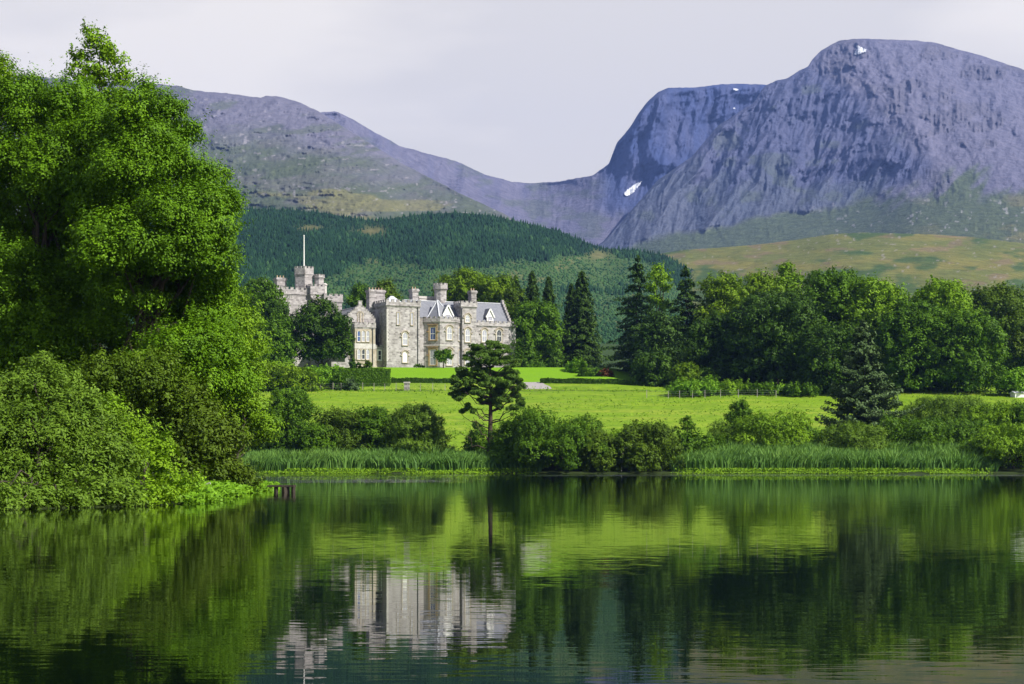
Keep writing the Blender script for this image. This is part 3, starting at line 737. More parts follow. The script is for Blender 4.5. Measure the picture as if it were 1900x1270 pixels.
def chimney(u0, u1, v0, v1, z0, z1, pots, mat=None, name='chimney'):
    s = Shape().box(u0, u1, v0, v1, z0, z1 - 0.75)
    s.box(u0 - 0.1, u1 + 0.1, v0 - 0.1, v1 + 0.1, z1 - 1.9, z1 - 1.7).box(u0 - 0.14, u1 + 0.14, v0 - 0.14, v1 + 0.14, z1 - 0.75, z1 - 0.5).box(u0 - 0.24, u1 + 0.24, v0 - 0.24, v1 + 0.24, z1 - 0.5, z1 - 0.2).box(u0 - 0.1, u1 + 0.1, v0 - 0.1, v1 + 0.1, z1 - 0.2, z1)
    c = s.build(name, mat or STONE, castle)
    for k in range(pots):
        q = Shape(); x = u0 + (u1 - u0) * (k + 0.5) / pots; y = (v0 + v1) / 2
        q.prism(ngon(x, y, 0.17, 8), z1, z1 + 0.45, ngon(x, y, 0.13, 8)).prism(ngon(x, y, 0.18, 8), z1 + 0.45, z1 + 0.55)
        q.build('chimney_pot', POT, c)
    return c
def wall(poly, z0, z1, mat=None, plinth=True, name='wall'):
    s = Shape().prism(poly, z0, z1)
    if plinth: s.prism(offset(poly, 0.16), z0, z0 + 1.15).prism(offset(poly, 0.08), z0 + 1.15, z0 + 1.3)
    return s.build(name, mat or STONE, castle)
def quoins(p, z0, z1, parent, d=0.03, w=0.5):
    s = Shape(); z = z0; k = 0
    while z < z1 - 0.4:
        a = w if k % 2 else w * 0.62
        s.box(p[0] - d, p[0] + a, p[1] - d, p[1] + (w * 0.62 if k % 2 else w), z, z + 0.38); z += 0.4; k += 1
    return s.build('quoin', COPE, parent)
def downpipe(u, v, z0, z1):
    Shape().prism(ngon(u, v, 0.09, 8), z0, z1).box(u - 0.16, u + 0.16, v - 0.12, v + 0.12, z1, z1 + 0.3).build('downpipe', IRON, castle)

# --- central block
uR = zu(838, 0); cb = [(0, 0), (uR, 0), (uR, 9.5), (0, 9.5)]
zt = zz(292, 0, 0)
cbw = wall(cb, -0.8, zt - 1.5)
battlement(cb, zt, 1.45, castle)
quoins((0, 0), 1.4, zt - 1.9, cbw)
fp0, fp1 = (0, 0), (uR, 0)
zwin(fp0, fp1, 625, 425, 540, 20, sash=True, glass=BLIND, fr=0.16)
zwin(fp0, fp1, 760, 428, 545, 20, sash=True, glass=BLIND, fr=0.16)
zwin(fp0, fp1, 692, 618, 742, 48, hood=True, glass=BLIND, arch=True)
# the white door under its hood mould
dr = zwin(fp0, fp1, 692, 808, 912, 44, hood=True, arch=True, glass=WHITE, sash=False, name='doorway')
dr.children[0].name = 'door'
zwin((0, 9.5), (0, 0), 455, 432, 540, 10, glass=BLIND, fr=0.12)
zwin((0, 9.5), (0, 0), 440, 640, 708, 12, fr=0.12)
downpipe(zu(820, -0.12), -0.12, 0, zt - 1.8)
# low pyramid roof behind the parapet
p0, p1 = zu(520, 3.0), zu(662, 3.0); za = zz(262, (p0 + p1) / 2, 4.5)
Shape().prism([(p0, 3), (p1, 3), (p1, 6.2), (p0, 6.2)], zt - 1.4, zt - 0.35).prism([(p0 - .1, 2.9), (p1 + .1, 2.9), (p1 + .1, 6.3), (p0 - .1, 6.3)], zt - 0.35, za, [((p0 + p1) / 2 - .3, 4.5), ((p0 + p1) / 2 + .3, 4.5), ((p0 + p1) / 2 + .3, 4.7), ((p0 + p1) / 2 - .3, 4.7)]).build('roof', LEAD, castle)

# --- recessed link and its low porch between the central block and the gabled wing
ul = zu(372, 6.5)
wall([(ul - 2.5, 6.6), (-0.01, 6.6), (-0.01, 12), (ul - 2.5, 12)], -0.8, zz(520, ul, 6.6), STONE_D, False)
zwin((ul - 2.5, 6.6), (-0.01, 6.6), 414, 492, 548, 16, glass=BLIND, fr=0.12)
pz = zz(742, -1.5, 2.4)
pl = zu(395, 2.4)
pw = wall([(pl, 2.4), (-0.02, 2.4), (-0.02, 6.59), (pl, 6.59)], -0.8, pz - 0.9, DRESS)
battlement([(pl, 2.4), (-0.02, 2.4), (-0.02, 6.59), (pl, 6.59)], pz, 0.75, castle, proud=0.1, mh=0.4, mat=STONE_D, sides=(0,))
zwin((pl, 2.4), (-0.02, 2.4), 444, 795, 888, 30, glass=GLASS, mat=WHITE)
# --- gabled wing with crow steps and its two-storey bay
g0, g1 = zu(106, 2.6), zu(404, 2.6); ze = zz(482, g0, 2.6); zap = zz(308, (g0 + g1) / 2, 2.6)
wall([(g0, 2.6), (g1, 2.6), (g1, 17), (g0, 17)], -0.8, ze, STONE)
gm = (g0 + g1) / 2
s = Shape(); ns = 9
for k in range(ns):
    hw = (g1 - g0) / 2 * (1 - k / ns) + 0.05; zk = ze + (zap - 1.0 - ze) * k / ns; zk1 = ze + (zap - 1.0 - ze) * (k + 1) / ns
    s.box(gm - hw, gm + hw, 2.56, 3.1, zk, zk1)
    for sg in (-1, 1):
        a, b = sorted((gm + sg * hw, gm + sg * (hw - 0.44))); s.box(a - .04, b + .04, 2.5, 3.16, zk1, zk1 + 0.16)
s.box(gm - 0.42, gm + 0.42, 2.56, 3.1, zap - 1.0, zap - 0.15).box(gm - 0.5, gm + 0.5, 2.5, 3.16, zap - 0.15, zap)
gb = s.build('gable', STONE, castle)
s = Shape()                                                     # carved panel and strapwork on the gable
z_ = zz(520, gm, 2.5)
s.box(gm - 0.2, gm + 0.2, 2.44, 2.6, z_, z_ + 2.2).box(gm - 0.75, gm - 0.55, 2.46, 2.6, z_, z_ + 1.6).box(gm + 0.55, gm + 0.75, 2.46, 2.6, z_, z_ + 1.6)
for k in range(7):
    a = math.pi * k / 6; s.box(gm - 0.75 * math.cos(a) - .14, gm - 0.75 * math.cos(a) + .14, 2.45, 2.6, z_ + 1.6 + 0.7 * math.sin(a), z_ + 1.9 + 0.7 * math.sin(a))
s.build('carved_panel', DRESS, gb)
zr = zap - 1.3
s = Shape()
s.add([(g0 - .15, 3.1, ze - .1), (gm, 3.1, zr), (g1 + .15, 3.1, ze - .1), (g0 - .15, 17, ze - .1), (gm, 17, zr), (g1 + .15, 17, ze - .1)], [(0, 1, 2), (5, 4, 3), (0, 3, 4, 1), (1, 4, 5, 2), (2, 5, 3, 0)])
rf = s.build('roof', SLATE, castle)
Shape().box(gm - 0.14, gm + 0.14, 3.1, 17, zr - 0.05, zr + 0.12).build('ridge', LEAD, rf)
b0, b1 = zu(203, 1.2), zu(402, 1.2)
bay = [(b0, 1.2), (b1, 1.2), (b1, 2.59), (b0, 2.59)]
bz = zz(516, b0, 1.2)
bw = wall(bay, -0.8, bz - 1.3, DRESS)
battlement(bay, bz, 1.2, castle, merlon=0.6, mh=0.4, proud=0.14, sides=(0, 1, 3))
Shape().prism(offset(bay, 0.06), zz(775, b0, 1.2), zz(725, b0, 1.2)).build('string_course', COPE, bw)
for x in (240, 284, 328):
    zwin((b0, 1.2), (b1, 1.2), x, 602, 708, 30, arch=True, glass=BLIND if x != 240 else GLASS_B, fr=0.13)
    zwin((b0, 1.2), (b1, 1.2), x, 782, 882, 30, arch=True, glass=BLIND if x != 284 else GLASS, fr=0.13)
zwin((g0, 2.6), (b0, 2.6), 168, 800, 872, 28, glass=GLASS)
downpipe(zu(378, 1.08), 1.08, 0, bz - 1.6)

# --- chimneys
zc = zz(200, 0, 7.5)
chimney(zu(345, 7.2), zu(372, 7.2) + 3.2, 7.2, 9.2, zz(330, 0, 7.2) - 2, zc, 5)
u0 = zu(768, 9.0)
chimney(u0, u0 + 1.5, 9.0, 11.0, zt - 2.5, zz(190, u0, 9), 2)
u0 = zu(1345, 6.5)
chimney(u0, u0 + 1.3, 6.5, 8.3, zz(330, u0, 6.5) - 3, zz(206, u0, 6.5), 2)

# --- main range between the central block and the stair tower: slate roof, link parapet, octagonal turret
zev = zz(470, zu(900, 4.2), 4.2); r0, r1 = uR - 0.5, zu(1225, 5.0)
zrg = zz(313, (r0 + r1) / 2, 8.0)
wall([(uR + 0.01, 4.3), (r1, 4.3), (r1, 12), (uR + 0.01, 12)], -0.8, zev, STONE)
s = Shape(); s.add([(r0, 4.2, zev - .1), (r1, 4.2, zev - .1), (r1, 8, zrg), (r0, 8, zrg), (r0, 12, zev - .1), (r1, 12, zev - .1)], [(0, 1, 2, 3), (3, 2, 5, 4), (0, 3, 4), (1, 5, 2), (0, 4, 5, 1)])
rf = s.build('roof', SLATE, castle)
Shape().box(r0, r1, 7.86, 8.14, zrg - 0.04, zrg + 0.14).build('ridge', LEAD, rf)
l0, l1 = zu(835, 10.5), zu(975, 10.5)
lp = [(l0, 10.5), (l1, 10.5), (l1, 13), (l0, 13)]
Shape().prism(lp, zrg - 3, zz(285, l0, 10.5)).prism(offset(lp, .15), zz(285, l0, 10.5), zz(262, l0, 10.5)).build('parapet', COPE, castle)
ut = zu(1040, 9.0); rt = 1.45
tz = zz(140, ut, 9.0)
tur = Shape().prism(ngon(ut, 9.0, rt, 8, math.pi / 8), zrg - 3, tz - 1.5).build('turret', STONE, castle)
battlement(ngon(ut, 9.0, rt, 8, math.pi / 8), tz, 1.4, tur, merlon=0.45, mh=0.4, proud=0.24)

# --- octagonal bay with its slate pyramid
vb, sd = 4.25, 4.0
A0 = (zu(880, vb), vb); A1 = (A0[0] + sd * .7071, vb - sd * .7071); B1 = (A1[0] + sd, A1[1]); C1 = (B1[0] + sd * .7071, vb)
oc = [A0, A1, B1, C1, (C1[0], 6.5), (A0[0], 6.5)]
oz = zz(466, *A0)
ow = wall(oc, -0.8, oz - 1.3, STONE)
battlement(oc, oz, 1.25, castle, merlon=0.6, mh=0.45, proud=0.2, sides=(0, 1, 2, 5))
zsc = zz(742, *A1)
Shape().prism(offset(oc, 0.07), zsc - 0.15, zsc + 0.15).build('string_course', COPE, ow)
zwin(A0, A1, 968, 566, 692, 56, arch=False, hood=True, glass=GLASS_B, mat=DRESS_O, fr=0.42)
zwin(A0, A1, 968, 786, 938, 60, arch=False, hood=True, glass=BLIND, mat=DRESS_O, fr=0.40)
zwin(A1, B1, 1128, 562, 690, 50, arch=True, hood=True, glass=BLIND, fr=0.26)
zwin(A1, B1, 1128, 780, 940, 50, arch=True, hood=True, glass=BLIND, fr=0.26)
zwin(B1, C1, 1222, 572, 700, 18, arch=True, glass=BLIND)
zwin(B1, C1, 1222, 790, 935, 18, arch=True, glass=BLIND)
ap = (zu(1010, 5.0), 5.0, zz(303, zu(1010, 5.0), 5.0))
zb_ = oz - 1.0
rb = offset(oc, -0.35)
s = Shape(); s.add([(*p, zb_) for p in rb] + [ap], [(i, (i + 1) % 6, 6) for i in range(6)] + [(5, 4, 3, 2, 1, 0)])
rf = s.build('roof', SLATE, castle)
for i in range(4): Shape().bar((*rb[i], zb_), ap, 0.26).build('hip_flashing', LEAD, rf)
def dormer(zx0, zx1, zytop, zyb, vf, depth, zwh):
    u0, u1 = zu(zx0, vf), zu(zx1, vf); z0, z1 = zz(zyb, u0, vf), zz(zytop, (u0 + u1) / 2, vf); um = (u0 + u1) / 2; zw_ = z0 + (z1 - z0) * 0.30
    s = Shape(); pr = [(u0, z0 - 1), (u1, z0 - 1), (u1, zw_), (um, z1 - 0.25), (u0, zw_)]
    s.add([(a, vf, b) for a, b in pr] + [(a, vf + depth, b) for a, b in pr], [(0, 1, 2, 3, 4), (9, 8, 7, 6, 5), (0, 5, 6, 1), (1, 6, 7, 2), (2, 7, 8, 3), (3, 8, 9, 4), (4, 9, 5, 0)])
    d = s.build('dormer', SLATE, castle)
    s = Shape()
    s.slab([(u0 + .06, vf - .02, z0 - .9), (u1 - .06, vf - .02, z0 - .9), (u1 - .06, vf - .02, zw_), (um, vf - .02, z1 - .5), (u0 + .06, vf - .02, zw_)], (0, -1, 0), 0.06)
    for sg, ue in ((-1, u0), (1, u1)):
        s.bar((ue + sg * 0.22, vf - .2, zw_ - 0.15), (um, vf - .2, z1), 0.28)
    s.build('gable_board', WHITE, d)
    for sg, ue in ((-1, u0), (1, u1)):
        q = Shape(); q.slab([(ue + sg * .25, vf - .3, zw_ - .12), (um, vf - .3, z1 + .02), (um, vf + depth, z1 + .02), (ue + sg * .25, vf + depth, zw_ - .12)], (0, 0, 1), 0.12)
        q.build('dormer_slope', SLATE, d)
    window((u0, vf - .085), (u1, vf - .085), 0.5, z0, (u1 - u0) * 0.5, (zw_ - z0) * 1.0, glass=BLIND, mat=WHITE, parent=d, sash=False, fr=0.06)
dormer(1068, 1158, 350, 490, 2.6, 3.0, 0)

# --- stair tower
s0, s1 = zu(1246, 2.9), zu(1392, 2.9)
st = [(s0, 2.9), (s1, 2.9), (s1, 6.6), (s0, 6.6)]
sz = zz(308, s0, 2.9)
wall(st, -0.8, sz - 1.5, STONE)
battlement(st, sz, 1.4, castle, merlon=0.6, mh=0.45)
zwin((s0, 2.9), (s1, 2.9), 1306, 448, 520, 44, arch=True, hood=True, glass=BLIND, fr=0.24)
zwin((s0, 2.9), (s1, 2.9), 1306, 582, 712, 48, arch=True, hood=True, glass=BLIND, fr=0.24)
zwin((s0, 2.9), (s1, 2.9), 1306, 795, 930, 48, arch=True, hood=True, glass=BLIND, fr=0.24)
downpipe(zu(1252, 2.75), 2.75, 0, sz - 2.0)
# --- right wing
w0, w1 = s1 + 0.01, zu(1748, 4.0)
rw = [(w0, 4.0), (w1, 4.0), (w1, 14.4), (w0, 14.4)]
wz = zz(500, w0, 4.0)
wall(rw, -0.8, wz - 1.3, STONE)
battlement(rw, wz, 1.25, castle, merlon=0.6, mh=0.4, sides=(0,))
for x in (1470, 1612):
    zwin((w0, 4.0), (w1, 4.0), x, 592, 712, 48, arch=True, hood=True, glass=BLIND if x == 1470 else GLASS, fr=0.26)
    zwin((w0, 4.0), (w1, 4.0), x, 790, 930, 48, arch=True, hood=True, glass=BLIND, fr=0.26)
zrr = zz(332, zu(1500, 9.2), 9.2); zre = wz - 0.9
s = Shape(); s.add([(w0 - .6, 4.5, zre), (w1 - .4, 4.5, zre), (w1 - .4, 9.2, zrr), (w0 - .6, 9.2, zrr), (w0 - .6, 13.9, zre), (w1 - .4, 13.9, zre)], [(0, 1, 2, 3), (3, 2, 5, 4), (0, 3, 4), (1, 5, 2), (0, 4, 5, 1)])
rf = s.build('roof', SLATE, castle)
Shape().box(w0 - .6, w1 - .4, 9.06, 9.34, zrr - .04, zrr + .14).build('ridge', LEAD, rf)
s = Shape(); ns = 9
for k in range(ns):
    hv = 5.2 * (1 - k / ns); zk, zk1 = wz - 1.3 + (zrr + 0.4 - wz + 1.3) * k / ns, wz - 1.3 + (zrr + 0.4 - wz + 1.3) * (k + 1) / ns
    s.box(w1 - .42, w1 + .06, 9.2 - hv, 9.2 + hv, zk, zk1).box(w1 - .48, w1 + .12, 9.2 - hv - .05, 9.2 - hv + .6, zk1, zk1 + .14)
s.box(w1 - .42, w1 + .06, 8.85, 9.55, zrr + .4, zrr + .9)
s.build('gable', STONE, castle)
dormer(1492, 1560, 388, 500, 5.2, 3.2, 0)
ux = zu(1762, 4.1)
tz = zz(530, ux, 4.1)
tur = Shape().prism(ngon(ux, 4.1, 0.42, 10), -0.8, tz - 1.2).prism(ngon(ux, 4.1, 0.52, 10), -0.8, 0.6).build('turret', COPE, castle)
battlement(ngon(ux, 4.1, 0.42, 10), tz, 1.0, tur, merlon=0.2, mh=0.3, proud=0.16)

# --- rear tower range on the left, seen over the trees
def rear(px0, px1, pyt, v, depth, ph=1.4, z0=3.0, merlon=0.7, name='wall', mat=None, tilt=False):
    u0, u1 = cu(px0, v), cu(px1, v); poly = [(u0, v), (u1, v), (u1, v + depth), (u0, v + depth)]; zt_ = cz(pyt, u0, v)
    w_ = Shape().prism(poly, z0, zt_ - ph).build(name, mat or STONE, castle)
    battlement(poly, zt_, ph - 0.05, w_ if name != 'wall' else castle, merlon=merlon, mh=0.5, proud=0.18)
    return poly, zt_, w_
rear(512, 580, 532, 15.6, 7, 1.7, -0.5)
pr, zr_, _ = rear(602, 634.5, 545, 14.0, 6, 1.9, -0.5)
window(pr[0], pr[1], 0.5, zr_ - 7.0, 1.0, 2.0, arch=True, hood=True, glass=GLASS)
pr, zr_, _ = rear(577, 601, 527, 14.6, 5, 2.5, -0.5, 0.5)
window((pr[0][0], pr[0][1]), pr[1], 0.5, zr_ - 5.2, 0.7, 1.3, arch=True, hood=True, glass=BLIND)
wall([(cu(530, 23), 23.0), (cu(612, 23), 23.0), (cu(612, 23), 31), (cu(530, 23), 31)], -0.5, cz(552, cu(560, 23), 23), STONE, False)
# flag turret
uf, vf_ = cu(564, 19.0), 19.0
rt = 2.35; tz = cz(496, uf, vf_)
tur = Shape().prism(ngon(uf, vf_, rt, 6, 0.25), -0.5, tz - 2.0).build('turret', STONE, castle)
battlement(ngon(uf, vf_, rt, 6, 0.25), tz, 1.9, tur, merlon=0.6, mh=0.45, proud=0.12)
fpz = cz(438, uf, vf_)
Shape().prism(ngon(uf, vf_, 0.18, 8), tz - 1, fpz, ngon(uf, vf_, 0.12, 8)).prism(ngon(uf, vf_, 0.2, 8), fpz, fpz + 0.2, ngon(uf, vf_, 0.05, 8)).build('flagpole', WHITE, castle)
uc = cu(592, 17.0); tz = cz(510, uc, 17.0)
tur = Shape().prism(ngon(uc, 17.0, 1.1, 8, 0.39), 3, tz - 0.8).build('turret', STONE, castle)
battlement(ngon(uc, 17.0, 1.1, 8, 0.39), tz, 0.8, tur, merlon=0.4, mh=0.35, proud=0.2)
uc = cu(602.5, 16.0); tz = cz(526, uc, 16.0)
tur = Shape().prism(ngon(uc, 16.0, 0.5, 8), 3, tz - 0.5).prism(ngon(uc, 16.0, 0.66, 8), tz - 0.5, tz - .2).prism(ngon(uc, 16.0, 0.55, 8), tz - .2, tz, ngon(uc, 16, .35, 8)).build('turret', COPE, castle)
u0 = cu(514, 21.0)
chimney(u0, cu(531, 21.0), 21.0, 23.0, 3, cz(515, u0, 21), 3)
u0 = cu(478, 24.0)
chimney(u0, cu(494, 24.0), 24.0, 26.0, 3, cz(520, u0, 24), 2)
wall([(cu(470, 25), 25.0), (cu(515, 25), 25.0), (cu(515, 25), 33), (cu(470, 25), 33)], -0.5, cz(545, cu(480, 25), 25), STONE, False)
# low garden wall under the trees
wall([(cu(615, 0.5), 0.5), (cu(648, 0.5), 0.5), (cu(648, 0.5), 1.0), (cu(615, 0.5), 1.0)], -0.8, cz(672, cu(630, .5), .5), STONE, False)
# ------------------------------------------------------------ vegetation builders
def unit(a): return a / np.maximum(np.linalg.norm(a, axis=-1, keepdims=True), 1e-9)
def leaves(name, C, N, l, w, tint, mat, parent, rng, fold=0.0):
    """one foliage mesh: a small pointed blade at each centre C, facing N"""
    n = len(C); N = unit(N)
    T = unit(np.cross(N, rng.normal(size=(n, 3)))); B = np.cross(N, T)
    l = np.broadcast_to(l, n)[:, None] * rng.uniform(0.6, 1.45, (n, 1)); w = np.broadcast_to(w, n)[:, None] * rng.uniform(0.7, 1.3, (n, 1))
    V = np.stack([C - T * l / 2, C + B * w / 2 - N * (l * fold), C + T * l / 2, C - B * w / 2 - N * (l * fold)], 1).reshape(-1, 3)
    F = np.arange(4 * n, dtype=np.int32).reshape(n, 4)
    return link(name, np_mesh(name, V, F, attr={'tint': np.clip(tint, 0, 1)}), mat, parent)

def split_lobes(rng, lobes, m, frac):
    """break each bough into smaller rounded sprays over its surface"""
    c, r = lobes[:, :3], lobes[:, 3:]; out = []
    for i in range(len(lobes)):
        k = np.arange(m) + 0.5; ph = np.arccos(1 - 2 * k / m) + rng.normal(size=m) * 0.2; th = np.pi * (1 + 5 ** 0.5) * k + rng.uniform(0, 6.3) + rng.normal(size=m) * 0.25
        d = np.stack([np.cos(th) * np.sin(ph), np.sin(th) * np.sin(ph), np.cos(ph)], 1); d = d[(d[:, 2] > -0.6) & (rng.uniform(size=m) < 0.84)]
        rr = r[i].mean() * frac * rng.uniform(0.7, 1.3, len(d))
        p = c[i] + d * np.maximum(r[i] - rr[:, None] * 0.85, 0.1 * r[i]) * rng.uniform(0.85, 1.16, (len(d), 1))
        ok = np.ones(len(p), bool)
        for j in range(len(lobes)):
            if j != i: ok &= np.sum(((p - c[j]) / r[j]) ** 2, 1) > 0.5
        out.append(np.concatenate([p, rr[:, None] * np.stack([rng.uniform(0.8, 1.3, len(d)), rng.uniform(0.8, 1.3, len(d)), rng.uniform(0.55, 0.95, len(d))], 1)], 1)[ok])
    return np.concatenate(out)
def foliage(rng, lobes, n_clump, n_leaf, cr, flat=0.6, up=0.4, spread=0.38, inner=0.15, low=0.22, sub=14, frac=0.44):
    """leaf centres, facings and tints over a set of lobes (x, y, z, rx, ry, rz): leafy sprays on the lobes, gaps between"""
    core = np.array(lobes, float)
    Lb = split_lobes(rng, core, sub, frac) if sub else core
    c, r = Lb[:, :3], Lb[:, 3:]
    area = (r[:, 0] * r[:, 2] + r[:, 1] * r[:, 2] + r[:, 0] * r[:, 1])
    k = rng.choice(len(Lb), n_clump * 2, p=area / area.sum())
    d = unit(rng.normal(size=(len(k), 3)))
    keep = (d[:, 2] > -0.35) | (rng.uniform(size=len(k)) < low)
    k, d = k[keep], d[keep]
    rad = (1 - 0.22 * rng.uniform(size=len(k)) ** 2 + 0.15 * rng.normal(size=len(k)))[:, None]
    p = c[k] + d * r[k] * rad
    inside = np.zeros(len(p), int)
    for i in range(len(Lb)):
        q = np.sum(((p - c[i]) / r[i]) ** 2, 1)
        inside += (q < 0.5) & (k != i)
    ok = inside == 0
    p, d, k = p[ok][:n_clump], d[ok][:n_clump], k[ok][:n_clump]
    out = unit(d / r[k])
    m = len(p)
    size = cr * rng.uniform(0.6, 1.35, m)
    ct = 0.5 + 0.16 * rng.normal(size=m) + 0.10 * rng.normal(size=len(Lb))[k]
    off = rng.normal(size=(m, n_leaf, 3)) * 0.5
    along = np.sum(off * out[:, None], 2, keepdims=True)
    off = off - out[:, None] * along * (1 - flat)
    off = off + out[:, None] * (0.25 - 0.35 * np.sum(off ** 2, 2, keepdims=True))            # domed sprays
    shoot = rng.uniform(size=m) < 0.28                                                       # some sprays are long leafy shoots
    ax = unit(out + np.array((0, 0, 0.55)) + rng.normal(size=(m, 3)) * 0.4)
    so = ax[:, None] * rng.uniform(-0.6, 1.7, (m, n_leaf, 1)) + rng.normal(size=(m, n_leaf, 3)) * 0.16
    off = np.where(shoot[:, None, None], so, off)
    C = (p[:, None] + off * size[:, None, None]).reshape(-1, 3)
    N = (out[:, None] * 0.75 + np.array((0, 0, up)) + rng.normal(size=(m, n_leaf, 3)) * spread + off * 0.5).reshape(-1, 3)
    T = (ct[:, None] + 0.09 * rng.normal(size=(m, n_leaf))).ravel()
    ni = int(len(C) * inner)
    if ni:
        ca = core[:, 3] * core[:, 5]; k = rng.choice(len(core), ni, p=ca / ca.sum()); d = unit(rng.normal(size=(ni, 3)))
        Ci = core[k, :3] + d * core[k, 3:] * rng.uniform(0.3, 0.72, (ni, 1))
        C = np.concatenate([C, Ci]); N = np.concatenate([N, rng.normal(size=(ni, 3)) + np.array((0, 0, 0.5))]); T = np.concatenate([T, 0.5 + 0.15 * rng.normal(size=ni)])
    return C, N, T

def tube(s_v, s_f, pts, rad, sides=7):
    pts = np.array(pts, float); n = len(pts); o = len(s_v)
    d = unit(np.gradient(pts, axis=0))
    for i in range(n):
        a = np.cross(d[i], (0.3, 0.9, 0.1)); a /= np.linalg.norm(a); b = np.cross(d[i], a)
        for j in range(sides):
            t = 2 * math.pi * j / sides; s_v.append(tuple(pts[i] + (a * math.cos(t) + b * math.sin(t)) * rad[i]))
    for i in range(n - 1):
        for j in range(sides):
            k = (j + 1) % sides; s_f.append((o + i * sides + j, o + i * sides + k, o + (i + 1) * sides + k, o + (i + 1) * sides + j))
    s_f.append(tuple(o + (n - 1) * sides + j for j in range(sides)))
def bent(rng, a, b, sag=0.0, wob=0.06, n=6):
    a, b = np.array(a, float), np.array(b, float); ln = np.linalg.norm(b - a)
    t = np.linspace(0, 1, n)[:, None]; p = a + (b - a) * t
    p = p + rng.normal(size=(n, 3)) * wob * ln * np.sin(np.pi * t) ; p[:, 2] -= (sag * ln * np.sin(np.pi * t))[:, 0]
    return p
def trunk_mesh(rng, height, r0, limbs, parent, mat, lean=(0, 0), name='trunk', base=-0.4):
    v, f = [], []
    tp = bent(rng, (0, 0, base), (lean[0], lean[1], height), 0, 0.015, 9)
    rr = r0 * (1 - 0.82 * np.linspace(0, 1, 9)); rr[0] *= 1.35
    tube(v, f, tp, rr, 9)
    for (h0, end, r) in limbs:
        i = np.clip(h0 / height, 0, 1); a = tp[0] + (tp[-1] - tp[0]) * i
        tube(v, f, bent(rng, a, end, -0.06, 0.05, 6), r * (1 - 0.8 * np.linspace(0, 1, 6)), 6)
    me = bpy.data.meshes.new(name); me.from_pydata(v, [], f); me.update()
    me.polygons.foreach_set('use_smooth', np.ones(len(f), bool))
    return link(name, me, mat, parent)

def place(px, Y, base=None):
    X = (px - 950) / FP * Y
    return X, float(ground_z(X, Y)) if base is None else base

def auto_lobes(rng, w, h, n, cb=0.12, style='round', dz=1.0):
    """lobes of a crown w wide and h tall standing on z=0"""
    out = []
    H0 = h * cb; H = h - H0
    for i in range(n):
        t = (i + rng.uniform(0.1, 0.9)) / n
        if style == 'round': R = math.sqrt(max(0.05, 1 - ((t - 0.42) / 0.62) ** 2))
        elif style == 'dome': R = math.sqrt(max(0.04, 1 - (t / 1.04) ** 2.2))
        elif style == 'thicket': R = 1.0
        elif style == 'tall': R = math.sqrt(max(0.05, 1 - ((t - 0.35) / 0.68) ** 2))
        else: R = 1.0
        R *= w / 2; a = i * 2.399 + rng.uniform(-0.4, 0.4); lr = rng.uniform(0.36, 0.56) * R + 0.06 * w
        ro = max(0.0, R - lr * 0.92)
        lz = min(lr * rng.uniform(0.65, 0.95), H * 0.34)
        z = H0 + t * H; z = min(max(z, H0 + lz * 0.5), h - lz)
        out.append((ro * math.cos(a), ro * math.sin(a) * dz, z, lr, lr, lz))
    if style == 'thicket':                                   # tangled growth: uneven humps side by side, no single dome
        out = []
        for i in range(n):
            x = (i + 0.5 + rng.uniform(-0.5, 0.5)) / n * 2 - 1
            hh = h * (1 - 0.62 * abs(x) ** 2.2) * (1.0 if abs(x) < 0.25 else rng.uniform(0.55, 1.0)); lr = w * rng.uniform(0.10, 0.19)
            lz = min(lr * rng.uniform(0.8, 1.5), hh * 0.5); y = rng.uniform(-0.32, 0.32) * w * dz
            out.append((x * w * 0.42, y, hh - lz, lr, lr, lz))
            if hh > 2.2 * lz: out.append((x * w * 0.44, y - 0.06 * w, (hh - lz) * 0.5, lr * 1.15, lr, hh * 0.34))
            out.append((x * w * 0.46, y - rng.uniform(0, 0.1) * w, hh * 0.18, lr * 1.1, lr, hh * 0.22))
        return out
    out.append((0, 0, H0 + H * 0.5, w * 0.30, w * 0.30 * dz, H * 0.42))
    return out

def broadleaf(name, px, top, base_py, wpx, Y, mat, label, cat, seed, style='round', n=16, cb=0.12, group=None, dens=1.0, leaf=None, cr=None, trunk=True, up=0.4, low=0.22, inner=0.15, bark=None, ar=0.62, dz=1.0, spread=0.38, trunk_h=0.6):
    """a broadleaf tree or shrub whose crown spans wpx photo pixels about column px, its top at row top, standing at depth Y"""
    rng = np.random.default_rng(seed)
    X, gz = place(px, Y)
    w = wpx / FP * Y; h = HC + (HY - top) / FP * Y - gz
    e = empty(name, (X, Y, gz)); tag(e, label, cat, group)
    lobes = auto_lobes(rng, w, h, n, cb, style, dz)
    leaf = leaf or max(0.16, Y * 0.00125)
    cr = cr or max(0.4, w * 0.06)
    area = math.pi * w * h * 1.15
    nl = 22
    per = 0.5 * leaf * leaf * ar * nl
    nc = int(dens * 2.6 * area / per)
    C, N, T = foliage(rng, lobes, nc, nl, cr, up=up, low=low, inner=inner, spread=spread)
    ok = C[:, 2] > -0.1
    leaves('crown' if trunk else 'foliage', C[ok], N[ok], leaf, leaf * ar, T[ok], LEAF[mat], e, rng)
    limbs = [(h * rng.uniform(0.12, 0.4), np.array(l[:3]) * (0.92, 0.92, 1.0), w * 0.018 + 0.03) for l in lobes[:9]]
    th = h * trunk_h if trunk else h * 0.3
    trunk_mesh(rng, th, max(0.06, min(0.6, w * 0.03)) if trunk else 0.06 + w * 0.008, limbs, e, bark or BARK, name='trunk' if trunk else 'stem')
    return e

